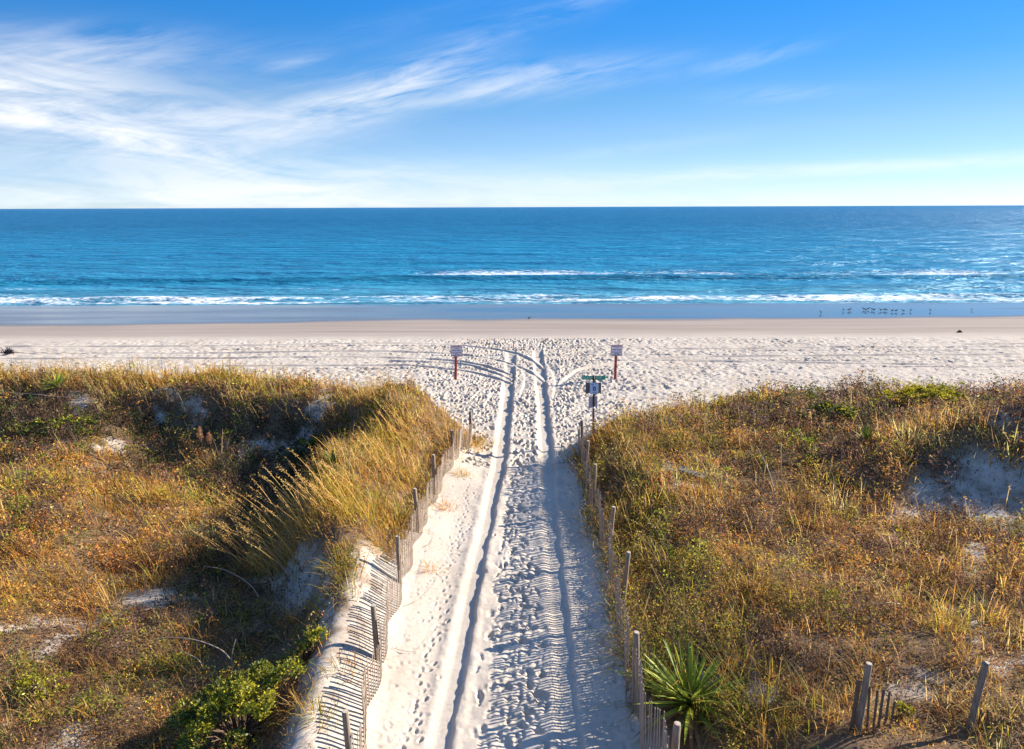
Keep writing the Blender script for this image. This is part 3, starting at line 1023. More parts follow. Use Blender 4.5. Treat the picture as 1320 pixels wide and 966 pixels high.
Lm = cxs < 0.3
make_grass(Lm & ~is_leaf, "dune_grass", "golden dry dune grass covering the dune left of the path")
make_grass(~Lm & ~is_leaf, "dune_grass", "golden brown dry grass covering the dune right of the path")
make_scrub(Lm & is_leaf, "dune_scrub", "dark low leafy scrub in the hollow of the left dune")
make_scrub(~Lm & is_leaf, "dune_scrub", "brown and olive small leaved scrub over the right dune")


# ---- fallen leaves and broken straw lying between the plants
def make_litter(mask, name, label):
    i = np.where(mask)[0]
    idx = rng.choice(i, int(len(i) * 7))
    n = len(idx)
    px = cxs[idx] + rng.normal(0, 0.22, n)
    py = cys[idx] + rng.normal(0, 0.22, n)
    ok = ~((px > lfx(py)) & (px < 0)) & ~((px < 2.1) & (px > 0) & (py < 24))
    idx, px, py = idx[ok], px[ok], py[ok]
    n = len(idx)
    pz = zfast(px, py) + rng.uniform(0.0, 0.09, n)
    s_ = np.clip(0.0026 * dist[idx], 0.03, 0.08)
    c = np.where(rng.uniform(0, 1, (n, 1)) < 0.5, PAL[kind[idx]], PAL[rng.choice([1, 5, 5, 6, 6, 8], n)]) * rng.uniform(0.35, 1.05, (n, 1))
    v, q, cc_ = leaf_arrays(np.stack([px, py, pz], 1), s_ * rng.uniform(0.8, 2.4, n), s_ * rng.uniform(0.25, 0.6, n), np.clip(c, 0.01, 0.6), 2.5)
    tag(link(name, arr_mesh(name, v, q, None, cc_), MAT_LEAF), label, "leaf litter", kind="stuff")


def make_debris(x0, x1, n, name, label):
    x = rng.uniform(x0, x1, n)
    y = rng.uniform(8.5, 34, n)
    z = zfast(x, y)
    b = bare_amount(x, y, z)
    onl = np.where(x < 0, (x < lfx(y)) & (y < crest_left(x)), (x > 2.4) & (y < crest_right(x)))
    k = (b > 0.25) & onl
    x, y, z = x[k], y[k], z[k]
    ds = np.sqrt(x ** 2 + y ** 2 + 64)
    c = np.clip(PAL[rng.choice([1, 5, 6, 6, 8, 3], len(x))] * rng.uniform(0.4, 1.1, (len(x), 1)), 0.01, 0.6)
    v, q, c1 = leaf_arrays(np.stack([x, y, z + 0.015], 1), 0.05 * rng.uniform(0.6, 2.2, len(x)), 0.018, c, 2.5)
    v2, q2, t2, c2 = blade_arrays(np.stack([x, y, z - 0.01], 1)[::2], rng.uniform(0, 6.28, len(x[::2])), rng.uniform(0.1, 0.4, len(x[::2])), 0.0006 * ds[::2],
                                  rng.uniform(0.1, 1.3, len(x[::2])), rng.uniform(0.2, 1.6, len(x[::2])), c[::2])
    nv = len(v)
    tag(link(name, arr_mesh(name, np.concatenate([v, v2]), np.concatenate([q, q2 + nv]), t2 + nv, np.concatenate([c1, c2])), MAT_LEAF), label, "leaf litter", kind="stuff")


make_debris(-28, -2.8, 26000, "sand_debris", "twigs and dead leaves strewn on bare sand patches of the left dune")
make_debris(2.4, 28, 26000, "sand_debris", "twigs and dead leaves strewn on bare sand patches of the right dune")
make_litter(Lm, "leaf_litter", "fallen straw and dead leaves between the plants of the left dune")
make_litter(~Lm, "leaf_litter", "fallen leaves and broken straw between the plants of the right dune")


# ---- dry tall stems standing above the grass (part of the grass mass)
def tall_stems(mask, n, name, label):
    i = rng.choice(np.where(mask)[0], n)
    x, y, z = cxs[i], cys[i], czs[i]
    az = rng.normal(math.pi, 0.9, n)
    cb = np.clip(STRAW * rng.uniform(0.55, 1.25, (n, 1)), 0, 0.7)
    v, q, t, c = blade_arrays(np.stack([x, y, z], 1), az, rng.uniform(0.6, 1.1, n), np.clip(0.0007 * dist[i], 0.008, 0.022),
                              np.abs(rng.normal(0.25, 0.2, n)), rng.uniform(0.1, 0.7, n), cb)
    # feathery heads
    m2 = n * 7
    j = np.repeat(np.arange(n), 7)
    tip = v.reshape(-1, 7, 3)[:, 6][j]
    mid = v.reshape(-1, 7, 3)[:, 4][j]
    f = rng.uniform(0.1, 1.05, (m2, 1))
    p = mid * (1 - f) + tip * f
    v2, q2, c2 = leaf_arrays(p, np.clip(0.003 * dist[i][j], 0.04, 0.09), np.clip(0.0007 * dist[i][j], 0.01, 0.02), cb[j] * 1.05)
    nv = len(v)
    o = link(name, arr_mesh(name, np.concatenate([v, v2]), np.concatenate([q, q2 + nv]), t, np.concatenate([c, c2])), MAT_GRASS)
    tag(o, label, "grass", kind="stuff")


tall_stems(Lm & (cys > crest_left(cxs) - 3.2), 700, "seeding_grass", "straw coloured seeding grass stems scattered on the left dune crest")
tall_stems(~Lm, 700, "seeding_grass", "straw coloured seeding grass stems scattered over the right dune")


def curled(mask, n, name, label):
    i = rng.choice(np.where(mask)[0], n)
    j = np.repeat(i, 5)
    m2 = len(j)
    x = cxs[j] + rng.normal(0, 0.10, m2)
    y = cys[j] + rng.normal(0, 0.10, m2)
    ok = ~((x > lfx(y)) & (x < 0)) & ~((x < 2.1) & (x > 0))
    j, x, y = j[ok], x[ok], y[ok]
    m2 = len(j)
    cb = np.clip(STRAW * np.array((0.95, 0.92, 0.95)) * rng.uniform(0.45, 1.2, (m2, 1)), 0, 0.7)
    v, q, t, c = blade_arrays(np.stack([x, y, zfast(x, y)], 1), rng.uniform(0, 6.28, m2), rng.uniform(0.3, 0.75, m2), np.clip(0.0008 * dist[j], 0.010, 0.022),
                              np.abs(rng.normal(0.4, 0.3, m2)), rng.uniform(1.6, 3.6, m2), cb)
    tag(link(name, arr_mesh(name, v, q, t, c), MAT_GRASS), label, "grass", kind="stuff")


curled(Lm & (cys < 17.5), 420, "curled_grass", "pale curled dead grass blades at the near end of the left dune")
curled(~Lm & (cys < 22), 520, "curled_grass", "pale curled dead grass blades over the near half of the right dune")


def merge(parts):
    vs, qs, ts, cs = [], [], [], []
    o = 0
    for v, q, t, c in parts:
        vs.append(v)
        if q is not None and len(q):
            qs.append(q + o)
        if t is not None and len(t):
            ts.append(t + o)
        cs.append(c)
        o += len(v)
    return np.concatenate(vs), (np.concatenate(qs) if qs else None), (np.concatenate(ts) if ts else None), np.concatenate(cs)


# ---- sea oats: tall stalks with drooping seed heads, leaning left, on the ridge by the left fence
def sea_oats(px, py, n, label, hmax=1.5, spread=0.55):
    x, y, z = on_ground(px, py)
    root = empty("sea_oats", (x, y, z), label, "sea oats", "sea oats leaning over the left dune ridge")
    lx = rng.normal(0, spread, n)
    ly = rng.normal(0, spread, n)
    lz = zfast(x + lx, y + ly) - z - 0.03
    az = rng.normal(math.pi * 0.98, 0.28, n)
    ln = 1.28 * hmax * rng.uniform(0.65, 1.1, n)
    lean = rng.normal(0.52, 0.14, n)
    curl = rng.uniform(0.15, 0.55, n)
    cb = np.clip(STRAW * np.array((1.25, 1.12, 0.95)) * rng.uniform(0.85, 1.2, (n, 1)), 0, 0.8)
    P0 = np.stack([lx, ly, lz], 1)
    v, q, t, c = blade_arrays(P0, az, ln, np.full(n, 0.024), lean, curl, cb)
    V7 = v.reshape(-1, 7, 3)
    C7 = c.reshape(-1, 7, 3)
    for i in range(n):
        st = link("stalk", arr_mesh("stalk", V7[i], [[0, 1, 3, 2], [2, 3, 5, 4]], [[4, 5, 6]], C7[i]), MAT_GRASS, root)
        per = 18
        f = rng.uniform(-0.1, 1.05, (per, 1))
        p = V7[i, 4] * (1 - f) + V7[i, 6] * f + rng.normal(0, 0.008, (per, 3))
        v2, q2, c2 = leaf_arrays(p, rng.uniform(0.05, 0.085, per), 0.02, np.clip(cb[i] * rng.uniform(0.85, 1.2, (per, 1)), 0, 0.8))
        link("seed_head", arr_mesh("seed_head", v2, q2, None, c2), MAT_GRASS, st)
    nb = n * 7
    bx = rng.normal(0, spread, nb)
    by = rng.normal(0, spread, nb)
    bz = zfast(x + bx, y + by) - z - 0.02
    cbb = np.clip(PAL[rng.choice([0, 0, 1, 2, 2, 3], nb)] * rng.uniform(0.7, 1.3, (nb, 1)), 0, 0.7)
    v3, q3, t3, c3 = blade_arrays(np.stack([bx, by, bz], 1), rng.normal(math.pi, 1.1, nb), rng.uniform(0.35, 0.8, nb), np.full(nb, 0.013),
                                  np.abs(rng.normal(0.35, 0.2, nb)), rng.uniform(0.2, 1.2, nb), cbb)
    link("leaves", arr_mesh("leaves", v3, q3, t3, c3), MAT_GRASS, root)


for a in ((345, 735, 20, "sea oats clump nearest the bare shaded sand, stalks arching far to the left", 1.5, 0.35),
          (395, 690, 24, "dense tall sea oats clump in the middle of the ridge, behind the bare sand", 1.45, 0.45),
          (345, 690, 18, "sea oats clump at the left foot of the ridge, over the dark hollow", 1.5, 0.45),
          (450, 655, 26, "sea oats clump above the striped fence shadow on the left ridge", 1.3, 0.5),
          (500, 610, 22, "sea oats clump halfway along the left ridge beside the wooden posts", 1.2, 0.55),
          (545, 575, 18, "farthest sea oats clump on the left ridge, thin stalks against dark scrub", 1.3, 0.6)):
    sea_oats(*a)


# ---- single grass tufts on the open sand by the left fence
def tuft(px, py, n, h, label, pal=(0, 2, 3), group="grass tufts on the sand by the left fence", sp=0.12):
    x, y, z = on_ground(px, py)
    root = empty("grass_tuft", (x, y, z), label, "grass tuft", group)
    lx = rng.normal(0, sp, n)
    ly = rng.normal(0, sp, n)
    az = np.arctan2(ly, lx) + rng.normal(0, 0.5, n)
    cb = np.clip(PAL[rng.choice(pal, n)] * rng.uniform(0.7, 1.35, (n, 1)), 0, 0.7)
    v, q, t, c = blade_arrays(np.stack([lx, ly, zfast(x + lx, y + ly) - z - 0.02], 1), az, h * rng.uniform(0.5, 1.15, n), np.full(n, 0.012),
                              np.abs(rng.normal(0.45, 0.25, n)), rng.uniform(0.3, 1.4, n), cb)
    link("blades", arr_mesh("blades", v, q, t, c), MAT_GRASS, root)


for a in ((440, 735, 130, 0.75, "large green and gold grass tuft above the bare shaded sand", (0, 2, 2, 3)),
          (415, 775, 80, 0.6, "arching grass tuft at the lower edge of the ridge grass, beside the shaded sand", (0, 1, 2, 3)),
          (440, 870, 30, 0.40, "small grey green tuft in the shade behind the second near post", (2, 3, 7)),
          (410, 925, 70, 0.40, "olive and gold tuft beside the green shrub, left of the nearest post", (0, 2, 3)),
          (390, 905, 50, 0.40, "tawny tuft leaning at the right edge of the green shrub", (0, 1, 2)),
          (610, 572, 460, 0.66, "golden bush of grass at the seaward end of the left fence", (0, 0, 2)),
          (575, 655, 90, 0.30, "sparse brown tuft on the bright sand right of the left fence", (0, 4)),
          (594, 612, 90, 0.34, "low tuft on the sand close to the sagging end of the fence", (0, 2)),
          (556, 735, 50, 0.35, "thin dry tuft with trailing twigs beside the left fence", (1, 4))):
    tuft(*a, sp=0.36 if a[2] > 400 else 0.12)


# ---- green shrub in the lower left
def leafy_shrub(px, py, rx, ry, h, n, label, pal, name="green_shrub", lsz=0.066, mat=MAT_GLOSS):
    x, y, z = on_ground(px, py)
    root = empty(name, (x, y, z), label, "shrub")
    nl = int(46 if n < 4000 else 84)
    a = rng.uniform(0, 2 * np.pi, nl)
    rr = np.sqrt(rng.uniform(0, 1, nl))
    cx_, cy_ = np.cos(a) * rr * rx, np.sin(a) * rr * ry
    cz_ = h * (0.35 + 0.62 * np.sqrt(np.clip(1 - (rr * 0.92) ** 2, 0, 1)) * rng.uniform(0.55, 1.2, nl))
    cr_ = rng.uniform(0.12, 0.23, nl) * min(1, rx)
    j = rng.integers(0, nl, n)
    d = rng.normal(size=(n, 3))
    d /= np.linalg.norm(d, axis=1, keepdims=True)
    d[:, 2] = np.abs(d[:, 2]) * 0.9 - 0.25
    f = rng.uniform(0.35, 1.0, (n, 1)) ** 0.5
    p = np.stack([cx_[j], cy_[j], cz_[j]], 1) + d * f * cr_[j][:, None]
    gz = zfast(x + p[:, 0], y + p[:, 1]) - z
    p[:, 2] = np.maximum(p[:, 2] + np.clip(gz, -0.3, 0.6) * 0.7, gz + 0.03)
    cl = PAL2[rng.choice(pal, nl)][j] * rng.uniform(0.65, 1.4, (n, 1))
    yel = rng.uniform(0, 1, n) < 0.10 + 0.35 * np.clip(p[:, 2] / h - 0.55, 0, 1)
    cl = np.where(yel[:, None], np.array((0.46, 0.40, 0.03)), cl)
    v, q, c = leaf_arrays(p, lsz * rng.uniform(0.7, 1.3, n), lsz * 0.5 * rng.uniform(0.7, 1.3, n), np.clip(cl, 0, 0.6), 0.6)
    link("foliage", arr_mesh("foliage", v, q, None, c), mat, root)
    mb = MB()
    for i in range(nl):
        e = Vector((cx_[i], cy_[i], cz_[i]))
        mid = Vector((cx_[i] * 0.5, cy_[i] * 0.5, cz_[i] * 0.62))
        mb.tube([(cx_[i] * 0.15, cy_[i] * 0.15, -0.1), mid, e], [0.014, 0.01, 0.005], 5)
    mb.build("stems", MAT_TWIG, root)


PAL2 = np.stack([np.array((0.20, 0.20, 0.02)), np.array((0.085, 0.11, 0.02)), np.array((0.36, 0.32, 0.024)), np.array((0.03, 0.05, 0.018))])
MAT_TWIG = simple_mat("brown twig", (0.20, 0.13, 0.08), 0.85, 0.5, 20)
leafy_shrub(312, 955, 1.08, 1.05, 1.05, 9500, "bushy green shrub with yellowish leaf tips in the lower left corner", [0, 1, 2, 0, 1])
leafy_shrub(395, 850, 0.45, 0.40, 0.45, 1100, "small rounded green shrub between the large shrub and the shaded sand", [0, 1, 2])
leafy_shrub(1190, 525, 1.6, 0.8, 0.75, 2600, "yellow green leafy bush on top of the right dune crest", [2, 2, 0], "green_bush", 0.11, MAT_LEAF)
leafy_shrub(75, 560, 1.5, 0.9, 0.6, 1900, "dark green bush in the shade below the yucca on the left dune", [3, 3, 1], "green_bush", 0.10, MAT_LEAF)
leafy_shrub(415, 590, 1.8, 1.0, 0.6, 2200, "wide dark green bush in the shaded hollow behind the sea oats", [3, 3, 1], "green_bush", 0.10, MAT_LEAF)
leafy_shrub(1075, 545, 1.3, 0.8, 0.6, 1600, "blue green dark bush below the right dune crest", [3, 3, 1], "green_bush", 0.10, MAT_LEAF)
leafy_shrub(60, 895, 0.5, 0.4, 0.35, 900, "low bright green weed among dry grass at the lower left edge", [0, 2], "green_weed", 0.05)
leafy_shrub(1163, 925, 0.16, 0.14, 0.26, 260, "small lime green weed beside the broken fence slats", [2, 2, 0], "green_weed", 0.05)


# ---- yucca plants
def yucca(px, py, n, ln, label, ndead=22, dark=1.0, scale_w=1.0):
    x, y, z = on_ground(px, py)
    root = empty("yucca_plant", (x, y, z), label, "yucca", "spiky yuccas on the dunes")

    def leaves(n, elr, lnr, pal, nm, droop, mat):
        az = np.arange(n) * 2.39996 + rng.normal(0, 0.2, n)
        el = rng.uniform(*elr, n)
        L_ = ln * rng.uniform(*lnr, n)
        T = np.array([0.0, 0.3, 0.65, 1.0])
        W_ = np.array([0.6, 1.0, 0.75, 0.02]) * 0.045 * scale_w * (ln / 0.8)
        vv = np.zeros((n, 4, 3, 3))
        for k in range(4):
            r = L_ * T[k] * np.cos(el)
            h = 0.20 + L_ * T[k] * np.sin(el) - droop * L_ * T[k] ** 2
            c = np.stack([np.cos(az) * r, np.sin(az) * r, h], 1)
            s = np.stack([-np.sin(az), np.cos(az), np.zeros(n)], 1) * (W_[k] / 2)
            upv = np.stack([-np.cos(az) * np.sin(el), -np.sin(az) * np.sin(el), np.cos(el)], 1) * W_[k] * 0.22
            vv[:, k, 0] = c - s + upv
            vv[:, k, 1] = c
            vv[:, k, 2] = c + s + upv
        b = (np.arange(n) * 12)[:, None]
        q = []
        for k in range(3):
            for s in range(2):
                q.append(b + np.array([[k * 3 + s, k * 3 + s + 1, k * 3 + s + 4, k * 3 + s + 3]]))
        cl = np.repeat(pal[rng.integers(0, len(pal), n)] * rng.uniform(0.75, 1.3, (n, 1)), 12, axis=0)
        V3 = vv.reshape(-1, 3)
        gz = zfast(x + V3[:, 0], y + V3[:, 1]) - z
        V3[:, 2] = np.maximum(V3[:, 2], gz + 0.02)
        link(nm, arr_mesh(nm, V3, np.concatenate(q), None, np.clip(cl, 0, 0.6), True), mat, root)

    g = np.stack([np.array((0.17, 0.23, 0.024)), np.array((0.27, 0.30, 0.034)), np.array((0.10, 0.15, 0.024))]) * dark
    dd = np.stack([np.array((0.36, 0.26, 0.15)), np.array((0.24, 0.17, 0.10))])
    leaves(n, (0.12, 1.35), (0.75, 1.05), g, "leaves", 0.12, MAT_GLOSS)
    if ndead:
        leaves(ndead, (-0.25, 0.25), (0.7, 1.1), dd, "dead_leaves", 0.3, MAT_GRASS)
    mb = MB()
    mb.tube([(0, 0, -0.12), (0, 0, 0.10), (0, 0, 0.23)], [0.09, 0.10, 0.05], 9)
    mb.build("stem", MAT_TWIG, root, True)


yucca(888, 922, 80, 1.3, "large green yucca rosette behind the nearest right fence post", 30, 1.2, 1.1)
yucca(838, 892, 36, 0.85, "smaller upright yucca squeezed between the right fence and the large yucca", 8)
yucca(75, 505, 46, 0.95, "grassy yucca on the left dune crest above the dark hollow", 8, 1.3)
yucca(1115, 575, 42, 0.75, "dark green yucca rosette near the middle of the right dune", 6, 0.6)
yucca(1060, 545, 26, 0.5, "small dark yucca between brown scrub under the right crest", 6, 0.6)
yucca(430, 470 + 135, 30, 0.6, "dark yucca in the shaded hollow behind the sea oats", 4, 0.5)

# ------------------------------------------------------------------ fences
MAT_POST = simple_mat("weathered post wood", (0.33, 0.26, 0.19), 0.9, 0.5, 6, (6, 6, 0.8), 0.6, second=(0.13, 0.095, 0.07))
MAT_SLAT = simple_mat("silvered slat wood", (0.42, 0.33, 0.25), 0.9, 0.45, 5, (9, 9, 0.8), 0.4, second=(0.20, 0.145, 0.11))
MAT_DSLAT = simple_mat("dark rotting slat wood", (0.20, 0.13, 0.08), 0.95, 0.5, 5, (9, 9, 0.8), 0.4)
MAT_WIRE = simple_mat("rusty fence wire", (0.14, 0.09, 0.065), 0.6, 0.4, 30, metal=0.6)
MAT_CUT = simple_mat("pale end grain", (0.50, 0.42, 0.32), 0.9, 0.3, 30)


def post(parent, x, y, top, lean=(0, 0), r=0.055, zb=None, square=False, label=None):
    """one round post from below ground up to height top"""
    ox, oy, oz = parent.location
    zb = zat(x, y) if zb is None else zb
    mb = MB()
    hgt = top - zb
    p = []
    for t in (-0.25, 0.0, 0.35, 0.7, 0.985, 1.0):
        p.append((x + lean[0] * max(t, -0.2) - ox + random.gauss(0, 0.004), y + lean[1] * max(t, -0.2) - oy, zb + hgt * t - oz))
    mb.tube(p, [r * k for k in (1.05, 1.04, 1.0, 0.98, 0.96, 0.86)], 10)
    o = mb.build("post", MAT_POST, parent, True)
    for f in o.data.polygons:
        if len(f.vertices) > 4:
            f.use_smooth = False
    c = MB()
    tx, ty, tz = p[-1]
    c.tube([(tx, ty, tz - 0.004), (tx, ty, tz + 0.003)], [r * 0.84, r * 0.83], 10)
    c.build("cut_top", MAT_CUT, o)
    if label:
        o["label"] = label
    return o


def slat_panel(parent, a, b, h, drop=0.10, off=(0, 0), lean=0.0, sag=0.05, gap=0.094, mat=None, skew=0.0, zbias=0.0):
    """the wired run of slats between two posts; follows the ground"""
    ox, oy, oz = parent.location
    a = Vector((a[0] + off[0], a[1] + off[1], 0))
    b = Vector((b[0] + off[0], b[1] + off[1], 0))
    d = b - a
    L = d.length
    d.normalize()
    nrm = Vector((-d.y, d.x, 0))
    mb = MB()
    n = int(L / gap)
    wires = {0.18: [], 0.5: [], 0.82: []}
    ph = random.uniform(0, 6)
    for i in range(n + 1):
        t = i / n
        q = a + d * (L * t) + nrm * (0.07 * math.sin(3.0 * t * math.pi + ph))
        zb = zat(q.x, q.y) - drop + zbias
        hh = h * random.uniform(0.96, 1.03) - sag * math.sin(math.pi * t)
        tx = lean + random.gauss(0, 0.015)
        ty = skew * math.sin(math.pi * t) + random.gauss(0, 0.02)
        rot = Matrix((d, nrm, Vector((0, 0, 1)))).transposed()
        rot = rot @ Euler((tx, ty, 0)).to_matrix()
        cen = Vector((q.x - ox, q.y - oy, zb - oz)) + rot @ Vector((0, 0, hh / 2))
        mb.box(cen, (random.uniform(0.034, 0.044), 0.009, hh), rot)
        for k in wires:
            wires[k].append(Vector((q.x - ox, q.y - oy, zb - oz)) + rot @ Vector((0, -0.009, hh * k)))
    o = mb.build("slat_panel", mat or MAT_SLAT, parent)
    w = MB()
    for k, pts in wires.items():
        w.tube(pts, 0.0035, 4)
    w.build("wire", MAT_WIRE, o)
    return o


LP = [(-2.45, 6.7), (-2.53, 9.78), (-2.67, 12.92), (-2.66, 15.91), (-2.62, 18.85), (-2.44, 21.67), (-2.08, 24.40), (-1.58, 26.70)]
lf = empty("sand_fence", (-2.6, 16, zat(-2.6, 16)), "long slatted sand fence with wooden posts along the left side of the path", "fence", "sand fences along the beach path")
LL = [(0.0, 0), (-0.02, 0), (-0.03, 0), (-0.02, 0), (-0.04, 0.02), (0.0, 0), (0.01, 0), (0.0, 0)]
for (x, y), ln in zip(LP, LL):
    post(lf, x, y, 1.52 + random.uniform(-0.05, 0.03), ln)
for i in range(len(LP) - 1):
    last = i == len(LP) - 2
    slat_panel(lf, LP[i], LP[i + 1], 1.02 if not last else 1.15, 0.08, (0.065, 0), lean=0.02, sag=0.06 + 0.1 * (i > 3), skew=0.45 if last else 0.03 * (-1) ** i)

RP = [(2.40, 6.4), (2.40, 9.41), (2.22, 11.71), (2.42, 14.86), (2.50, 17.61), (2.43, 20.76), (2.50, 23.2), (2.56, 25.6)]
RLn = [(0, 0), (0.0, 0), (-0.03, 0), (0.12, 0), (0.08, 0), (0.03, 0), (0.0, 0), (-0.04, 0)]
rf = empty("sand_fence", (2.45, 16, zat(2.45, 16)), "overgrown slatted sand fence along the right side of the path, half buried in green weeds", "fence", "sand fences along the beach path")
for i, ((x, y), ln) in enumerate(zip(RP, RLn)):
    post(rf, x, y, (1.62 if i < 4 else 1.50) + random.uniform(-0.04, 0.04), ln, 0.06 if i < 3 else 0.055)
for i in range(len(RP) - 1):
    slat_panel(rf, RP[i], RP[i + 1], 1.34, 0.06, (-0.10, 0), lean=-0.03, sag=0.08, gap=0.082, skew=0.05 * (-1) ** i, zbias=0.10 if i < 4 else 0.0)


def remnant(px, py, top_px, slats, label, lean):
    x, y, z = on_ground(px, py)
    root = empty("broken_fence", (x, y, z), label, "fence", "broken fence posts on the right dune")
    post(root, x, y, z + top_px, lean, 0.052)
    for dx, h, w, l in slats:
        mb = MB()
        gz = zat(x + dx, y - 0.02) - z
        mb.box((dx + l * h * 0.5, -0.03 + random.gauss(0, 0.02), gz - 0.15 + h / 2), (w, 0.011, h + 0.15), Euler((random.gauss(0, 0.03), l, 0)).to_matrix())
        mb.build("slat", MAT_DSLAT, root)


remnant(1106, 940, 1.15, [(-0.12, 0.95, 0.04, 0.02), (-0.07, 0.95, 0.035, 0.0), (0.12, 0.85, 0.035, -0.03), (0.20, 0.8, 0.035, 0.0), (0.30, 0.78, 0.04, 0.02), (0.40, 0.74, 0.035, 0.02), (0.48, 0.62, 0.035, 0.0)],
        "broken fence post with seven dark slats still standing beside it", (0.05, 0))
remnant(1250, 940, 1.18, [(0.12, 0.40, 0.03, 0.05), (0.18, 0.38, 0.03, -0.1), (0.26, 0.42, 0.03, -0.08), (0.33, 0.35, 0.03, -0.25)],
        "leaning broken fence post with short rotten stubs at its foot, nearest the right edge", (0.09, 0))

# ------------------------------------------------------------------ signs
MAT_RED = simple_mat("red painted post", (0.36, 0.045, 0.03), 0.6, 0.4, 7, (3, 3, 1), second=(0.20, 0.03, 0.025))
MAT_PANEL = simple_mat("white sign face", (0.66, 0.62, 0.70), 0.4, 0.06, 3)
MAT_DKRED = simple_mat("dark red lettering", (0.30, 0.03, 0.05), 0.5, 0.1, 3)
MAT_INK = simple_mat("dark blue lettering", (0.03, 0.03, 0.09), 0.5, 0.1, 3)
MAT_GREY = simple_mat("grey lettering", (0.16, 0.17, 0.24), 0.5, 0.1, 3)
MAT_GREENSIGN = simple_mat("green street sign", (0.03, 0.42, 0.22), 0.35, 0.2, 3)
MAT_WHITE = simple_mat("white lettering", (0.75, 0.78, 0.78), 0.4, 0.05, 3)
MAT_BLUEPANEL = simple_mat("pale blue sign face", (0.50, 0.66, 0.86), 0.35, 0.06, 3)
MAT_BLUE = simple_mat("dark blue emblem", (0.02, 0.06, 0.22), 0.4, 0.1, 3)
MAT_BACK = simple_mat("brown grey sign back", (0.17, 0.125, 0.125), 0.55, 0.2, 5)
MAT_ALU = simple_mat("bare aluminium sign back", (0.58, 0.55, 0.62), 0.45, 0.1, 4, metal=0.25)
MAT_DKPOST = simple_mat("dark sign pole", (0.06, 0.045, 0.04), 0.7, 0.4, 8, (3, 3, 1))
MAT_BRPOST = simple_mat("brown wooden sign pole", (0.17, 0.10, 0.075), 0.8, 0.4, 8, (5, 5, 1))
MAT_RIM = simple_mat("dark sign rim", (0.20, 0.10, 0.13), 0.5, 0.1, 3)


def beach_sign(px, py, label, tilt):
    x, y = ground(px, py)
    z = zat(x, y)
    root = empty("beach_sign", (x, y, z), label, "sign", "red posted rule signs on the beach")
    mb = MB()
    mb.box((0, 0, 0.80), (0.13, 0.13, 2.1), Euler((0, tilt, 0)).to_matrix())
    mb.build("post", MAT_RED, root, bevel=0.012)
    ox = tilt * 1.5
    pn = MB()
    pn.box((ox, -0.085, 1.57), (0.56, 0.018, 0.55))
    panel = pn.build("panel", MAT_PANEL, root, bevel=0.004)
    rm_ = MB()
    for c, s in (((ox, -0.085, 1.855), (0.60, 0.028, 0.02)), ((ox, -0.085, 1.285), (0.60, 0.028, 0.02)), ((ox - 0.291, -0.085, 1.57), (0.02, 0.028, 0.548)), ((ox + 0.291, -0.085, 1.57), (0.02, 0.028, 0.548))):
        rm_.box(c, s)
    rm_.build("rim", MAT_RIM, panel)

    def words(zc, h, spans, mat, nm):
        w = MB()
        for a, b in spans:
            xx = a
            while xx < b - 0.012:
                lw = random.uniform(0.016, 0.026)
                w.box((ox + xx + lw / 2, -0.0965, zc), (lw, 0.005, h * random.uniform(0.8, 1.0)))
                xx += lw + 0.007
        w.build(nm, mat, panel)

    words(1.79, 0.05, [(-0.23, -0.03), (0.0, 0.24)], MAT_DKRED, "heading")
    words(1.70, 0.030, [(-0.08, 0.10)], MAT_DKRED, "lettering")
    words(1.60, 0.050, [(-0.21, -0.02), (0.02, 0.22)], MAT_INK, "lettering")
    words(1.475, 0.055, [(-0.25, -0.11), (-0.08, 0.07), (0.10, 0.25)], MAT_GREY, "lettering")
    words(1.40, 0.050, [(-0.10, 0.12)], MAT_GREY, "lettering")
    words(1.335, 0.04, [(-0.22, -0.02), (0.02, 0.22)], MAT_INK, "lettering")


beach_sign(588, 491, "white rule sign on a slightly tilted red post, left of the wheel ruts", 0.035)
beach_sign(793, 490, "white rule sign on an upright red post, right of the wheel ruts", 0.01)

sx_, sy_ = 3.12, 27.4
sz_ = zat(sx_, sy_)
root = empty("street_sign", (sx_, sy_, sz_), "green street name sign over a pale blue panel on a dark pole", "sign")
tz_ = 2.70 - sz_
mb = MB()
mb.tube([(0.04, 0, -0.3), (0.02, 0, (tz_) * 0.45)], [0.055, 0.05], 10)
mb.build("pole_base", MAT_BRPOST, root, True)
mb = MB()
mb.tube([(0.02, 0, tz_ * 0.45), (0, 0, tz_ + 0.02)], [0.042, 0.042], 10)
mb.build("pole", MAT_DKPOST, root, True)
mb = MB()
mb.tube([(0.02, 0, tz_ * 0.45 - 0.03), (0.02, 0, tz_ * 0.45 + 0.03)], [0.056, 0.056], 10)
mb.build("collar", MAT_WHITE, root, True)
mb = MB()
mb.box((0, 0.052, tz_ - 0.08), (0.90, 0.012, 0.155))
plate = mb.build("name_plate", MAT_GREENSIGN, root, bevel=0.003)


def lettering(txt, size, loc, mat, parent, nm="lettering"):
    cu = bpy.data.curves.new(nm, 'FONT')
    cu.body = txt
    cu.size = size
    cu.align_x = 'CENTER'
    cu.align_y = 'CENTER'
    cu.extrude = 0.002
    tmp = bpy.data.objects.new("tmp", cu)
    col.objects.link(tmp)
    dg = bpy.context.evaluated_depsgraph_get()
    me = bpy.data.meshes.new_from_object(tmp.evaluated_get(dg))
    bpy.data.objects.remove(tmp)
    o = link(nm, me, mat, parent)
    o.rotation_euler = (math.pi / 2, 0, 0)
    o.location = loc
    return o


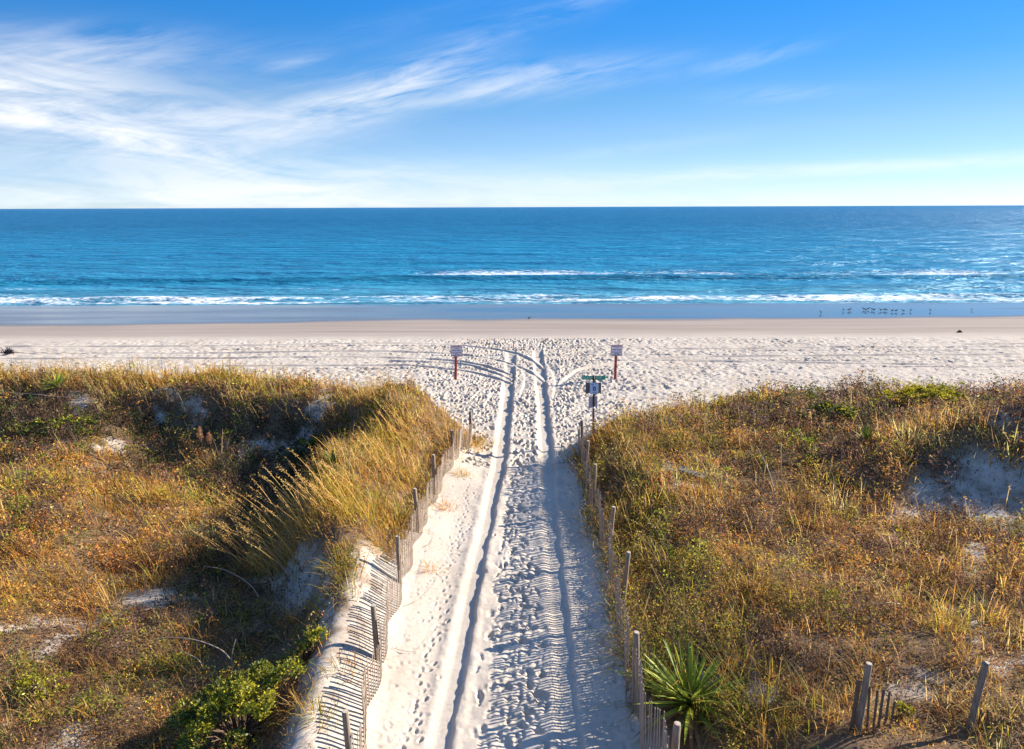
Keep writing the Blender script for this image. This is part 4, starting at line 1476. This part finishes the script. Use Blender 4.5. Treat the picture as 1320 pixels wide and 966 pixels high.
lettering("OCEAN", 0.135, (-0.235, 0.043, tz_ - 0.08), MAT_WHITE, plate)
lettering("AVE", 0.135, (0.20, 0.043, tz_ - 0.08), MAT_WHITE, plate)
mb = MB()
mb.box((0.0, 0.055, tz_ - 0.48), (0.60, 0.014, 0.42))
mb.build("back_panel", MAT_BACK, root, bevel=0.003)
mb = MB()
mb.box((0.015, -0.056, tz_ - 0.475), (0.32, 0.012, 0.44))
bl = mb.build("front_panel", MAT_BLUEPANEL, root, bevel=0.003)
mb = MB()
mb.disc((0.025, -0.068, tz_ - 0.48), 0.062, 0.088, 0.004)
em = mb.build("emblem", MAT_BLUE, bl)
mb = MB()
mb.disc((0.025, -0.072, tz_ - 0.48), 0.020, 0.036, 0.003)
mb.build("emblem_centre", MAT_BLUEPANEL, em)
mb = MB()
for a, b, w in ((-0.07, 0.165, 0.09), (0.09, 0.185, 0.05), (-0.05, 0.12, 0.05), (0.10, -0.18, 0.06), (0.0, -0.15, 0.12)):
    mb.box((0.015 + a, -0.064, tz_ - 0.475 + b), (w, 0.004, 0.018))
mb.build("lettering", MAT_INK, bl)
mb = MB()
mb.box((0.0, 0.054, tz_ - 1.04), (0.34, 0.010, 0.46))
mb.build("lower_panel", MAT_ALU, root, bevel=0.003)

# ------------------------------------------------------------------ birds
MAT_BIRD = simple_mat("grey brown plumage", (0.22, 0.19, 0.17), 0.8, 0.5, 12)
MAT_BIRDP = simple_mat("pale plumage", (0.55, 0.53, 0.50), 0.8, 0.3, 12)
MAT_BIRDD = simple_mat("dark plumage", (0.07, 0.06, 0.06), 0.7, 0.3, 12)


def bird_mesh(name, scale=1.0, pose=0.0, legs=True, float_=False):
    mb = MB()
    spine = [(-0.26, 0.20), (-0.17, 0.215), (-0.08, 0.22), (0.02, 0.235), (0.09, 0.265), (0.125, 0.305 + pose), (0.145, 0.345 + pose), (0.175, 0.365 + pose), (0.205, 0.358 + pose), (0.235, 0.345 + pose), (0.28, 0.33 + pose)]
    rad = [0.008, 0.035, 0.062, 0.075, 0.058, 0.036, 0.033, 0.036, 0.027, 0.010, 0.003]
    zo = -0.17 if float_ else 0.0
    mb.tube([(x * scale, 0, (z + zo) * scale) for x, z in spine], [r * scale for r in rad], 8)
    for s in (-1, 1):
        b = len(mb.v)
        for x, y, z in ((0.06, 0.068, 0.25), (-0.06, 0.085, 0.235), (-0.24, 0.03, 0.225), (-0.10, 0.06, 0.285), (0.03, 0.05, 0.295)):
            mb.v.append(Vector((x, y * s, z + zo)) * scale)
        mb.f.append([b, b + 1, b + 2, b + 3, b + 4])
        if legs:
            mb.tube([(0.0, 0.028 * s * scale, 0.19 * scale), (0.012 * scale, 0.028 * s * scale, 0.10 * scale), (-0.004 * scale, 0.028 * s * scale, 0.0)], 0.009 * scale, 5)
            mb.box((0.022 * scale, 0.028 * s * scale, 0.006), (0.055 * scale, 0.03 * scale, 0.008))
    o = mb.build(name, None)
    me = o.data
    bpy.data.objects.remove(o)
    me.polygons.foreach_set("use_smooth", np.ones(len(me.polygons), bool))
    return me


bm1 = bird_mesh("shorebird", 0.68)
bm1.materials.append(MAT_BIRD)
bm2 = bird_mesh("shorebird", 0.66, 0.03)
bm2.materials.append(MAT_BIRDD)
bm3 = bird_mesh("shorebird", 0.62, -0.04)
bm3.materials.append(MAT_BIRDP)
G = "shorebirds standing on the wet sand by the water"
brd = [
    (682, 411, 2, 0.2, "small dark shorebird alone on the shining wet sand straight beyond the wheel ruts"),
    (1058, 403, 2, 3.4, "dark shorebird standing apart at the left end of the flock"),
    (1087, 400, 1, 1.6, "second shorebird from the left of the flock, standing upright"),
    (1094, 400, 1, 0.2, "left bird of the close pair near the left of the flock"),
    (1096.5, 399, 1, 0.4, "right bird of the close pair near the left of the flock"),
    (1113, 398.5, 1, 3.0, "first shorebird from the left in the dense middle of the flock"),
    (1116, 400, 1, 0.3, "second shorebird from the left in the dense middle of the flock"),
    (1119, 398.5, 2, 0.1, "dark third shorebird from the left in the dense middle of the flock"),
    (1124, 399, 1, 3.3, "fourth shorebird from the left in the dense middle of the flock"),
    (1126.7, 400, 2, 0.3, "darkest shorebird at the right end of the dense middle of the flock"),
    (1135, 400, 1, 2.8, "shorebird just right of the dense middle of the flock"),
    (1140, 399.5, 1, 0.2, "left bird of the pair right of the flock's middle"),
    (1142.5, 400, 1, 3.3, "right bird of the pair right of the flock's middle"),
    (1150, 401, 1, 0.2, "left bird of the looser pair toward the right of the flock"),
    (1155, 401, 2, 0.0, "right, darker bird of the looser pair toward the right of the flock"),
    (1164, 401, 1, 2.9, "next to last shorebird of the main flock, head low"),
    (1174, 400.5, 1, 0.4, "last shorebird at the right end of the main flock"),
    (1199, 400.5, 1, 1.6, "lone upright shorebird a little right of the flock"),
    (1253, 399, 3, 0.2, "pale shorebird far right of the flock at the foam edge"),
]
for px, py, kd_, rz, lab in brd:
    z = -0.2
    for _ in range(8):
        x, y = ground(px, py + 1.5, z)
        z = zat(x, y)
    o = bpy.data.objects.new("shorebird", {1: bm1, 2: bm2, 3: bm3}[kd_])
    col.objects.link(o)
    o.location = (x, y, z - 0.004)
    o.rotation_euler = (0, 0, rz)
    tag(o, lab, "bird", G)
fl = bird_mesh("seabird", 1.5, 0.0, False, True)
fl.materials.append(MAT_BIRDD)
for px, py, lab in ((1102, 305, "dark seabird floating on the open water, the left one of two"), (1222, 304, "dark seabird floating on the open water, the right one of two")):
    x, y = ground(px, py, SEA_Z)
    o = bpy.data.objects.new("seabird", fl)
    col.objects.link(o)
    o.location = (x, y, SEA_Z + 0.03)
    o.rotation_euler = (0, 0, 0.3)
    tag(o, lab, "bird", "seabirds floating far out on the sea")

# ------------------------------------------------------------------ driftwood, seaweed, stems
MAT_DRIFT = simple_mat("bleached driftwood", (0.40, 0.31, 0.22), 0.9, 0.4, 6, (2, 8, 8), 0.4)
MAT_WEED = simple_mat("dark dry seaweed", (0.055, 0.038, 0.045), 0.8, 0.5, 9)
MAT_STEM = simple_mat("bleached dead stem", (0.48, 0.37, 0.27), 0.9, 0.35, 12)
MAT_PLUME = MAT_GRASS

x, y, z = on_ground(891, 618)
root = empty("driftwood_plank", (x, y, z), "bleached wooden plank lying in the grass of the right dune", "driftwood", None, math.radians(-33))
mb = MB()
mb.box((0, 0, 0.22), (0.80, 0.20, 0.05), Euler((0.35, 0.16, 0)).to_matrix())
mb.build("board", MAT_DRIFT, root, bevel=0.01)
mb = MB()
mb.box((-0.26, -0.02, 0.19), (0.06, 0.17, 0.08))
mb.box((0.26, -0.02, 0.13), (0.06, 0.17, 0.08))
mb.build("cleats", MAT_DRIFT, root, bevel=0.006)

x, y = ground(12, 458)
z = zat(x, y)
mb = MB()
for i in range(44):
    a = random.uniform(0, 6.28)
    r = random.uniform(0.1, 0.5)
    p0 = Vector((random.gauss(0, 0.18), random.gauss(0, 0.08), random.uniform(0.0, 0.10)))
    p2 = p0 + Vector((math.cos(a) * r * 1.1, math.sin(a) * r * 0.4, random.uniform(0.05, 0.38)))
    mb.tube([p0, (p0 + p2) / 2 + Vector((0, 0, 0.06)), p2], [0.03, 0.024, 0.008], 5)
o = mb.build("driftwood_branch", MAT_WEED, None, True)
o.location = (x, y, z)
tag(o, "dark tangled driftwood branch lying on the open beach at the left edge", "driftwood")

x, y = ground(1237, 428)
z = zat(x, y)
mb = MB()
for i in range(26):
    a = random.uniform(0, 6.28)
    p0 = Vector((random.gauss(0, 0.07), random.gauss(0, 0.06), 0.0))
    p2 = p0 + Vector((math.cos(a) * 0.15, math.sin(a) * 0.14, 0.02))
    mb.tube([p0, Vector((p0.x * 0.5, p0.y * 0.5, random.uniform(0.08, 0.17))), p2], [0.02, 0.028, 0.009], 5)
o = mb.build("seaweed_clump", MAT_WEED, None, True)
o.location = (x, y, z)
tag(o, "small dark seaweed clump on the smooth damp sand below the bird flock", "seaweed")


def stem(pix, label, r=0.014, name="dead_stem", group=None, lift=0.15):
    """a bleached stem along surveyed points, each (px, py, height above ground)"""
    pts = []
    for px, py, h in pix:
        z = 0.8
        for _ in range(10):
            x, y = ground(px, py, z)
            z = 0.5 * z + 0.5 * (zat(x, y) + h)
        pts.append(Vector((x, y, zat(x, y) + h)))
    o0 = pts[0].copy()
    # smooth
    sm = []
    for i in range(len(pts) - 1):
        p0, p1, p2, p3 = pts[max(i - 1, 0)], pts[i], pts[i + 1], pts[min(i + 2, len(pts) - 1)]
        for q in range(5):
            t = q / 5
            sm.append(0.5 * ((2 * p1) + (-p0 + p2) * t + (2 * p0 - 5 * p1 + 4 * p2 - p3) * t * t + (-p0 + 3 * p1 - 3 * p2 + p3) * t ** 3) - o0)
    sm.append(pts[-1] - o0)
    mb = MB()
    n = len(sm)
    mb.tube(sm, [r * (1.0 - 0.7 * i / (n - 1)) for i in range(n)], 6)
    o = mb.build(name, MAT_STEM, None, True)
    o.location = o0
    tag(o, label, "stem", group or "bleached dead stems on the dunes")


stem([(298, 852, 0.25), (285, 838, 0.45), (255, 826, 0.55), (225, 822, 0.5), (200, 824, 0.4)], "long pale arched dead stem behind the green shrub", 0.016)
stem([(300, 868, 0.1), (299, 845, 0.45), (304, 824, 0.7)], "short upright dead stem at the root of the arched one", 0.013)
stem([(262, 862, 0.1), (255, 850, 0.25), (240, 842, 0.35), (233, 838, 0.4)], "short crooked dead stem left of the green shrub", 0.010)
stem([(334, 770, 0.2), (320, 752, 0.45), (290, 735, 0.7), (262, 730, 0.8)], "pale dead stem arching left below the sea oats", 0.013)
stem([(80, 512, 0.3), (50, 509, 0.5), (8, 506, 0.7)], "long straight pale stem leaning left of the crest yucca", 0.018)
stem([(286, 600, 0.0), (286, 575, 0.6), (287, 553, 1.1)], "thin bare upright stem in the dark hollow", 0.014)
stem([(1000, 640, 0.2), (990, 605, 0.7), (975, 575, 1.0)], "thin slanting dead stem in brown scrub on the right dune", 0.016)
stem([(1007, 612, 0.2), (1007, 595, 0.6), (1007, 575, 0.9)], "upright dead stem beside the slanting one on the right dune", 0.014)
stem([(1072, 752, 0.2), (1055, 742, 0.35), (1025, 736, 0.35)], "low curved pale stem in the middle of the right dune", 0.012)
stem([(1160, 779, 0.2), (1145, 777, 0.35), (1125, 781, 0.3)], "short arched pale stem above the broken fence posts", 0.012)
stem([(932, 541, 0.2), (940, 537, 0.5), (947, 533, 0.8)], "short bleached stick poking up near the right dune crest", 0.016)
# twigs on the bright sand strip
stem([(520, 782, 0.01), (540, 772, 0.05), (556, 757, 0.04), (566, 740, 0.02)], "fine branching twig on the bright sand beside the left rut", 0.006, "twig", "twigs on the sand by the left fence")
stem([(505, 835, 0.02), (530, 840, 0.06), (545, 830, 0.08), (556, 815, 0.05)], "fine long twig trailing from the left fence toward the rut", 0.006, "twig", "twigs on the sand by the left fence")
stem([(545, 705, 0.02), (556, 700, 0.1), (566, 690, 0.15), (570, 678, 0.2)], "fine twig rising from the sand at the middle of the left fence", 0.006, "twig", "twigs on the sand by the left fence")

# reddish plume grass in the dark hollow
x, y, z = on_ground(266, 583)
root = empty("plume_grass", (x, y, z), "two salmon coloured feathery plumes standing in the dark hollow", "plume grass")
vs, cs2 = [], []
mb = MB()
for dx, h in ((-0.12, 1.0), (0.22, 0.78)):
    mb.tube([(dx, 0, -0.05), (dx - 0.03, 0, h * 0.5), (dx - 0.06, 0, h)], [0.012, 0.01, 0.006], 5)
    n = 260
    f = rng.uniform(0, 1, n)
    rr = 0.10 * np.sin(np.pi * np.clip(f * 0.9 + 0.08, 0, 1)) * np.sqrt(rng.uniform(0, 1, n))
    a = rng.uniform(0, 6.28, n)
    vs.append(np.stack([dx - 0.06 + np.cos(a) * rr, np.sin(a) * rr, h * 0.42 + f * h * 0.62], 1))
    cs2.append(np.array((0.46, 0.25, 0.14)) * rng.uniform(0.75, 1.2, (n, 1)))
mb.build("stalks", MAT_STEM, root, True)
p = np.concatenate(vs)
v, q, c = leaf_arrays(p, 0.09, 0.022, np.concatenate(cs2))
link("plumes", arr_mesh("plumes", v, q, None, c), MAT_GRASS, root)

# ------------------------------------------------------------------ light
SUN_EL = math.radians(26)
SUN_AZ = math.radians(21)      # ahead of due right
sd = Vector((math.cos(SUN_AZ) * math.cos(SUN_EL), math.sin(SUN_AZ) * math.cos(SUN_EL), math.sin(SUN_EL)))
sl = bpy.data.lights.new("sun", 'SUN')
sl.energy = 4.6
sl.angle = math.radians(0.5)
sl.color = (1.0, 0.90, 0.76)
so = bpy.data.objects.new("sun", sl)
col.objects.link(so)
so.rotation_euler = sd.to_track_quat('Z', 'Y').to_euler()
so.location = (30, 10, 30)

w = bpy.data.worlds.new("World")
sc.world = w
w.use_nodes = True
nt = w.node_tree
nt.nodes.clear()
wo = nt.nodes.new("ShaderNodeOutputWorld")
tc = N(nt, "ShaderNodeTexCoord")
sep = N(nt, "ShaderNodeSeparateXYZ", {0: tc.outputs["Generated"]})
X_, Y_, Z_ = sep.outputs
zup = M(nt, 'MAXIMUM', Z_, 0.0)
zs = M(nt, 'ADD', M(nt, 'MULTIPLY', zup, 2.6), 0.015)
cmb = N(nt, "ShaderNodeCombineXYZ", {0: M(nt, 'MULTIPLY', X_, 0.62), 1: Y_, 2: zs})
nrm = N(nt, "ShaderNodeVectorMath", {0: cmb.outputs[0]}, operation='NORMALIZE')
sky = N(nt, "ShaderNodeTexSky", {"Vector": nrm.outputs[0]}, sky_type='NISHITA', sun_disc=False)
sky.sun_elevation = SUN_EL
sky.sun_rotation = math.pi / 2 - SUN_AZ
sky.air_density = 1.0
sky.dust_density = 0.35
sky.ozone_density = 2.0
# cirrus in azimuth / elevation degrees
az = M(nt, 'MULTIPLY', M(nt, 'ARCTAN2', X_, Y_), 57.2958)
el = M(nt, 'MULTIPLY', M(nt, 'ARCSINE', Z_), 57.2958)

tintr = ramp(nt, M(nt, 'DIVIDE', el, 40.0, clamp=True), [(0.0, (0.43, 0.55, 0.86)), (0.032, (0.53, 0.56, 0.66)), (0.08, (0.56, 0.63, 0.68)), (0.135, (0.54, 0.67, 0.74)), (0.19, (0.41, 0.67, 0.78)),
                                                        (0.24, (0.27, 0.65, 0.88)), (0.34, (0.150, 0.635, 1.0)), (0.60, (0.30, 0.86, 1.42)), (1.0, (0.42, 0.98, 1.45))])
skyt = mixc(nt, 1.0, sky.outputs[0], tintr, 'MULTIPLY')


def streak_noise(ang, sx, sy, detail, dist, seed):
    ca, sa = math.cos(ang), math.sin(ang)
    u = M(nt, 'ADD', M(nt, 'MULTIPLY', az, ca), M(nt, 'MULTIPLY', el, sa))
    v = M(nt, 'SUBTRACT', M(nt, 'MULTIPLY', el, ca), M(nt, 'MULTIPLY', az, sa))
    cv = N(nt, "ShaderNodeCombineXYZ", {0: M(nt, 'MULTIPLY', u, sx), 1: M(nt, 'MULTIPLY', v, sy), 2: seed})
    return N(nt, "ShaderNodeTexNoise", {"Vector": cv.outputs[0], "Scale": 1.0, "Detail": detail, "Roughness": 0.62, "Distortion": dist}).outputs["Fac"]


nzA = streak_noise(0.18, 0.12, 0.75, 9.0, 0.55, 3.1)
nzB = streak_noise(-0.06, 0.11, 0.62, 9.0, 0.6, 9.4)
nzC = streak_noise(0.30, 0.22, 2.6, 6.0, 0.5, 5.7)
nzAB = M(nt, 'ADD', M(nt, 'MULTIPLY', nzA, 0.78), M(nt, 'MULTIPLY', nzC, 0.22))
nzBB = M(nt, 'ADD', M(nt, 'MULTIPLY', nzB, 0.86), M(nt, 'MULTIPLY', nzC, 0.14))


def blob(px, py, rx, ry, rot, wgt):
    """a soft ellipse of cloud cover, centre and radii in photo pixels turned to degrees"""
    xx = (px - 660) / 950
    vv = (483 - py) / 950
    d = Vector((xx, CP + vv * SP, -SP + vv * CP)).normalized()
    a0 = math.degrees(math.atan2(d.x, d.y))
    e0 = math.degrees(math.asin(d.z))
    kx = math.degrees(1 / 950) * 0.9
    da = M(nt, 'SUBTRACT', az, a0)
    de = M(nt, 'SUBTRACT', el, e0)
    c, s = math.cos(rot), math.sin(rot)
    u = M(nt, 'DIVIDE', M(nt, 'ADD', M(nt, 'MULTIPLY', da, c), M(nt, 'MULTIPLY', de, s)), rx * kx)
    v = M(nt, 'DIVIDE', M(nt, 'SUBTRACT', M(nt, 'MULTIPLY', de, c), M(nt, 'MULTIPLY', da, s)), ry * kx)
    q = M(nt, 'ADD', M(nt, 'MULTIPLY', u, u), M(nt, 'MULTIPLY', v, v))
    return M(nt, 'MULTIPLY', M(nt, 'EXPONENT', M(nt, 'MULTIPLY', q, -1.0)), wgt)


def total(bl):
    s = bl[0]
    for b in bl[1:]:
        s = M(nt, 'ADD', s, b)
    return s


covA = total([blob(540, 100, 110, 24, 0.42, 1.0), blob(420, 140, 110, 34, 0.2, 0.7), blob(700, 98, 150, 18, 0.07, 0.85), blob(600, 125, 110, 14, 0.08, 0.5),
              blob(140, 60, 120, 22, 0.06, 0.75), blob(375, 82, 40, 7, 0.22, 0.5), blob(975, 76, 70, 9, 0.18, 0.5), blob(1000, 122, 75, 9, 0.0, 0.4),
              blob(740, 8, 60, 16, 0.2, 0.35), blob(440, 50, 200, 16, 0.25, 0.12)])
covB = total([blob(110, 150, 230, 46, -0.12, 1.0), blob(-60, 140, 160, 60, 0.0, 0.7), blob(230, 195, 130, 14, -0.22, 0.8), blob(330, 160, 150, 30, 0.1, 0.45), blob(330, 240, 330, 30, 0.03, 1.0), blob(660, 262, 900, 14, 0.0, 0.8),
              blob(80, 95, 150, 30, 0.0, 0.35), blob(860, 232, 120, 12, 0.05, 0.6), blob(1160, 216, 230, 8, 0.03, 0.9), blob(720, 235, 100, 10, 0.0, 0.4), blob(840, 190, 120, 8, 0.1, 0.25)])
fA = M(nt, 'MULTIPLY', covA, M(nt, 'DIVIDE', M(nt, 'SUBTRACT', nzAB, 0.36), 0.30, clamp=True))
fB = M(nt, 'MULTIPLY', covB, M(nt, 'DIVIDE', M(nt, 'SUBTRACT', nzBB, 0.27), 0.34, clamp=True))
cf = M(nt, 'MULTIPLY', M(nt, 'ADD', fA, fB), 0.60, clamp=True)
# unseen pale layer overhead, added to lighten the shadows
fill_veil = M(nt, 'MULTIPLY', M(nt, 'DIVIDE', M(nt, 'SUBTRACT', el, 20.0), 25.0, clamp=True), M(nt, 'MULTIPLY', nzB, 0.22))
cf = M(nt, 'MAXIMUM', cf, fill_veil)
skyc = mixc(nt, cf, skyt, (4.1, 4.15, 4.2, 1))
bg = N(nt, "ShaderNodeBackground", {"Color": skyc, "Strength": 0.10})
nt.links.new(bg.outputs[0], wo.inputs[0])

# ------------------------------------------------------------------ render settings
sc.view_settings.view_transform = 'Standard'
sc.view_settings.look = 'None'
sc.view_settings.gamma = 1.0
sc.view_settings.exposure = 1.42
sc.view_settings.use_curve_mapping = False
sc.render.engine = 'CYCLES'
sc.cycles.max_bounces = 6
sc.cycles.diffuse_bounces = 3
sc.cycles.transparent_max_bounces = 4
print("things:", len([o for o in col.objects if o.parent is None]))
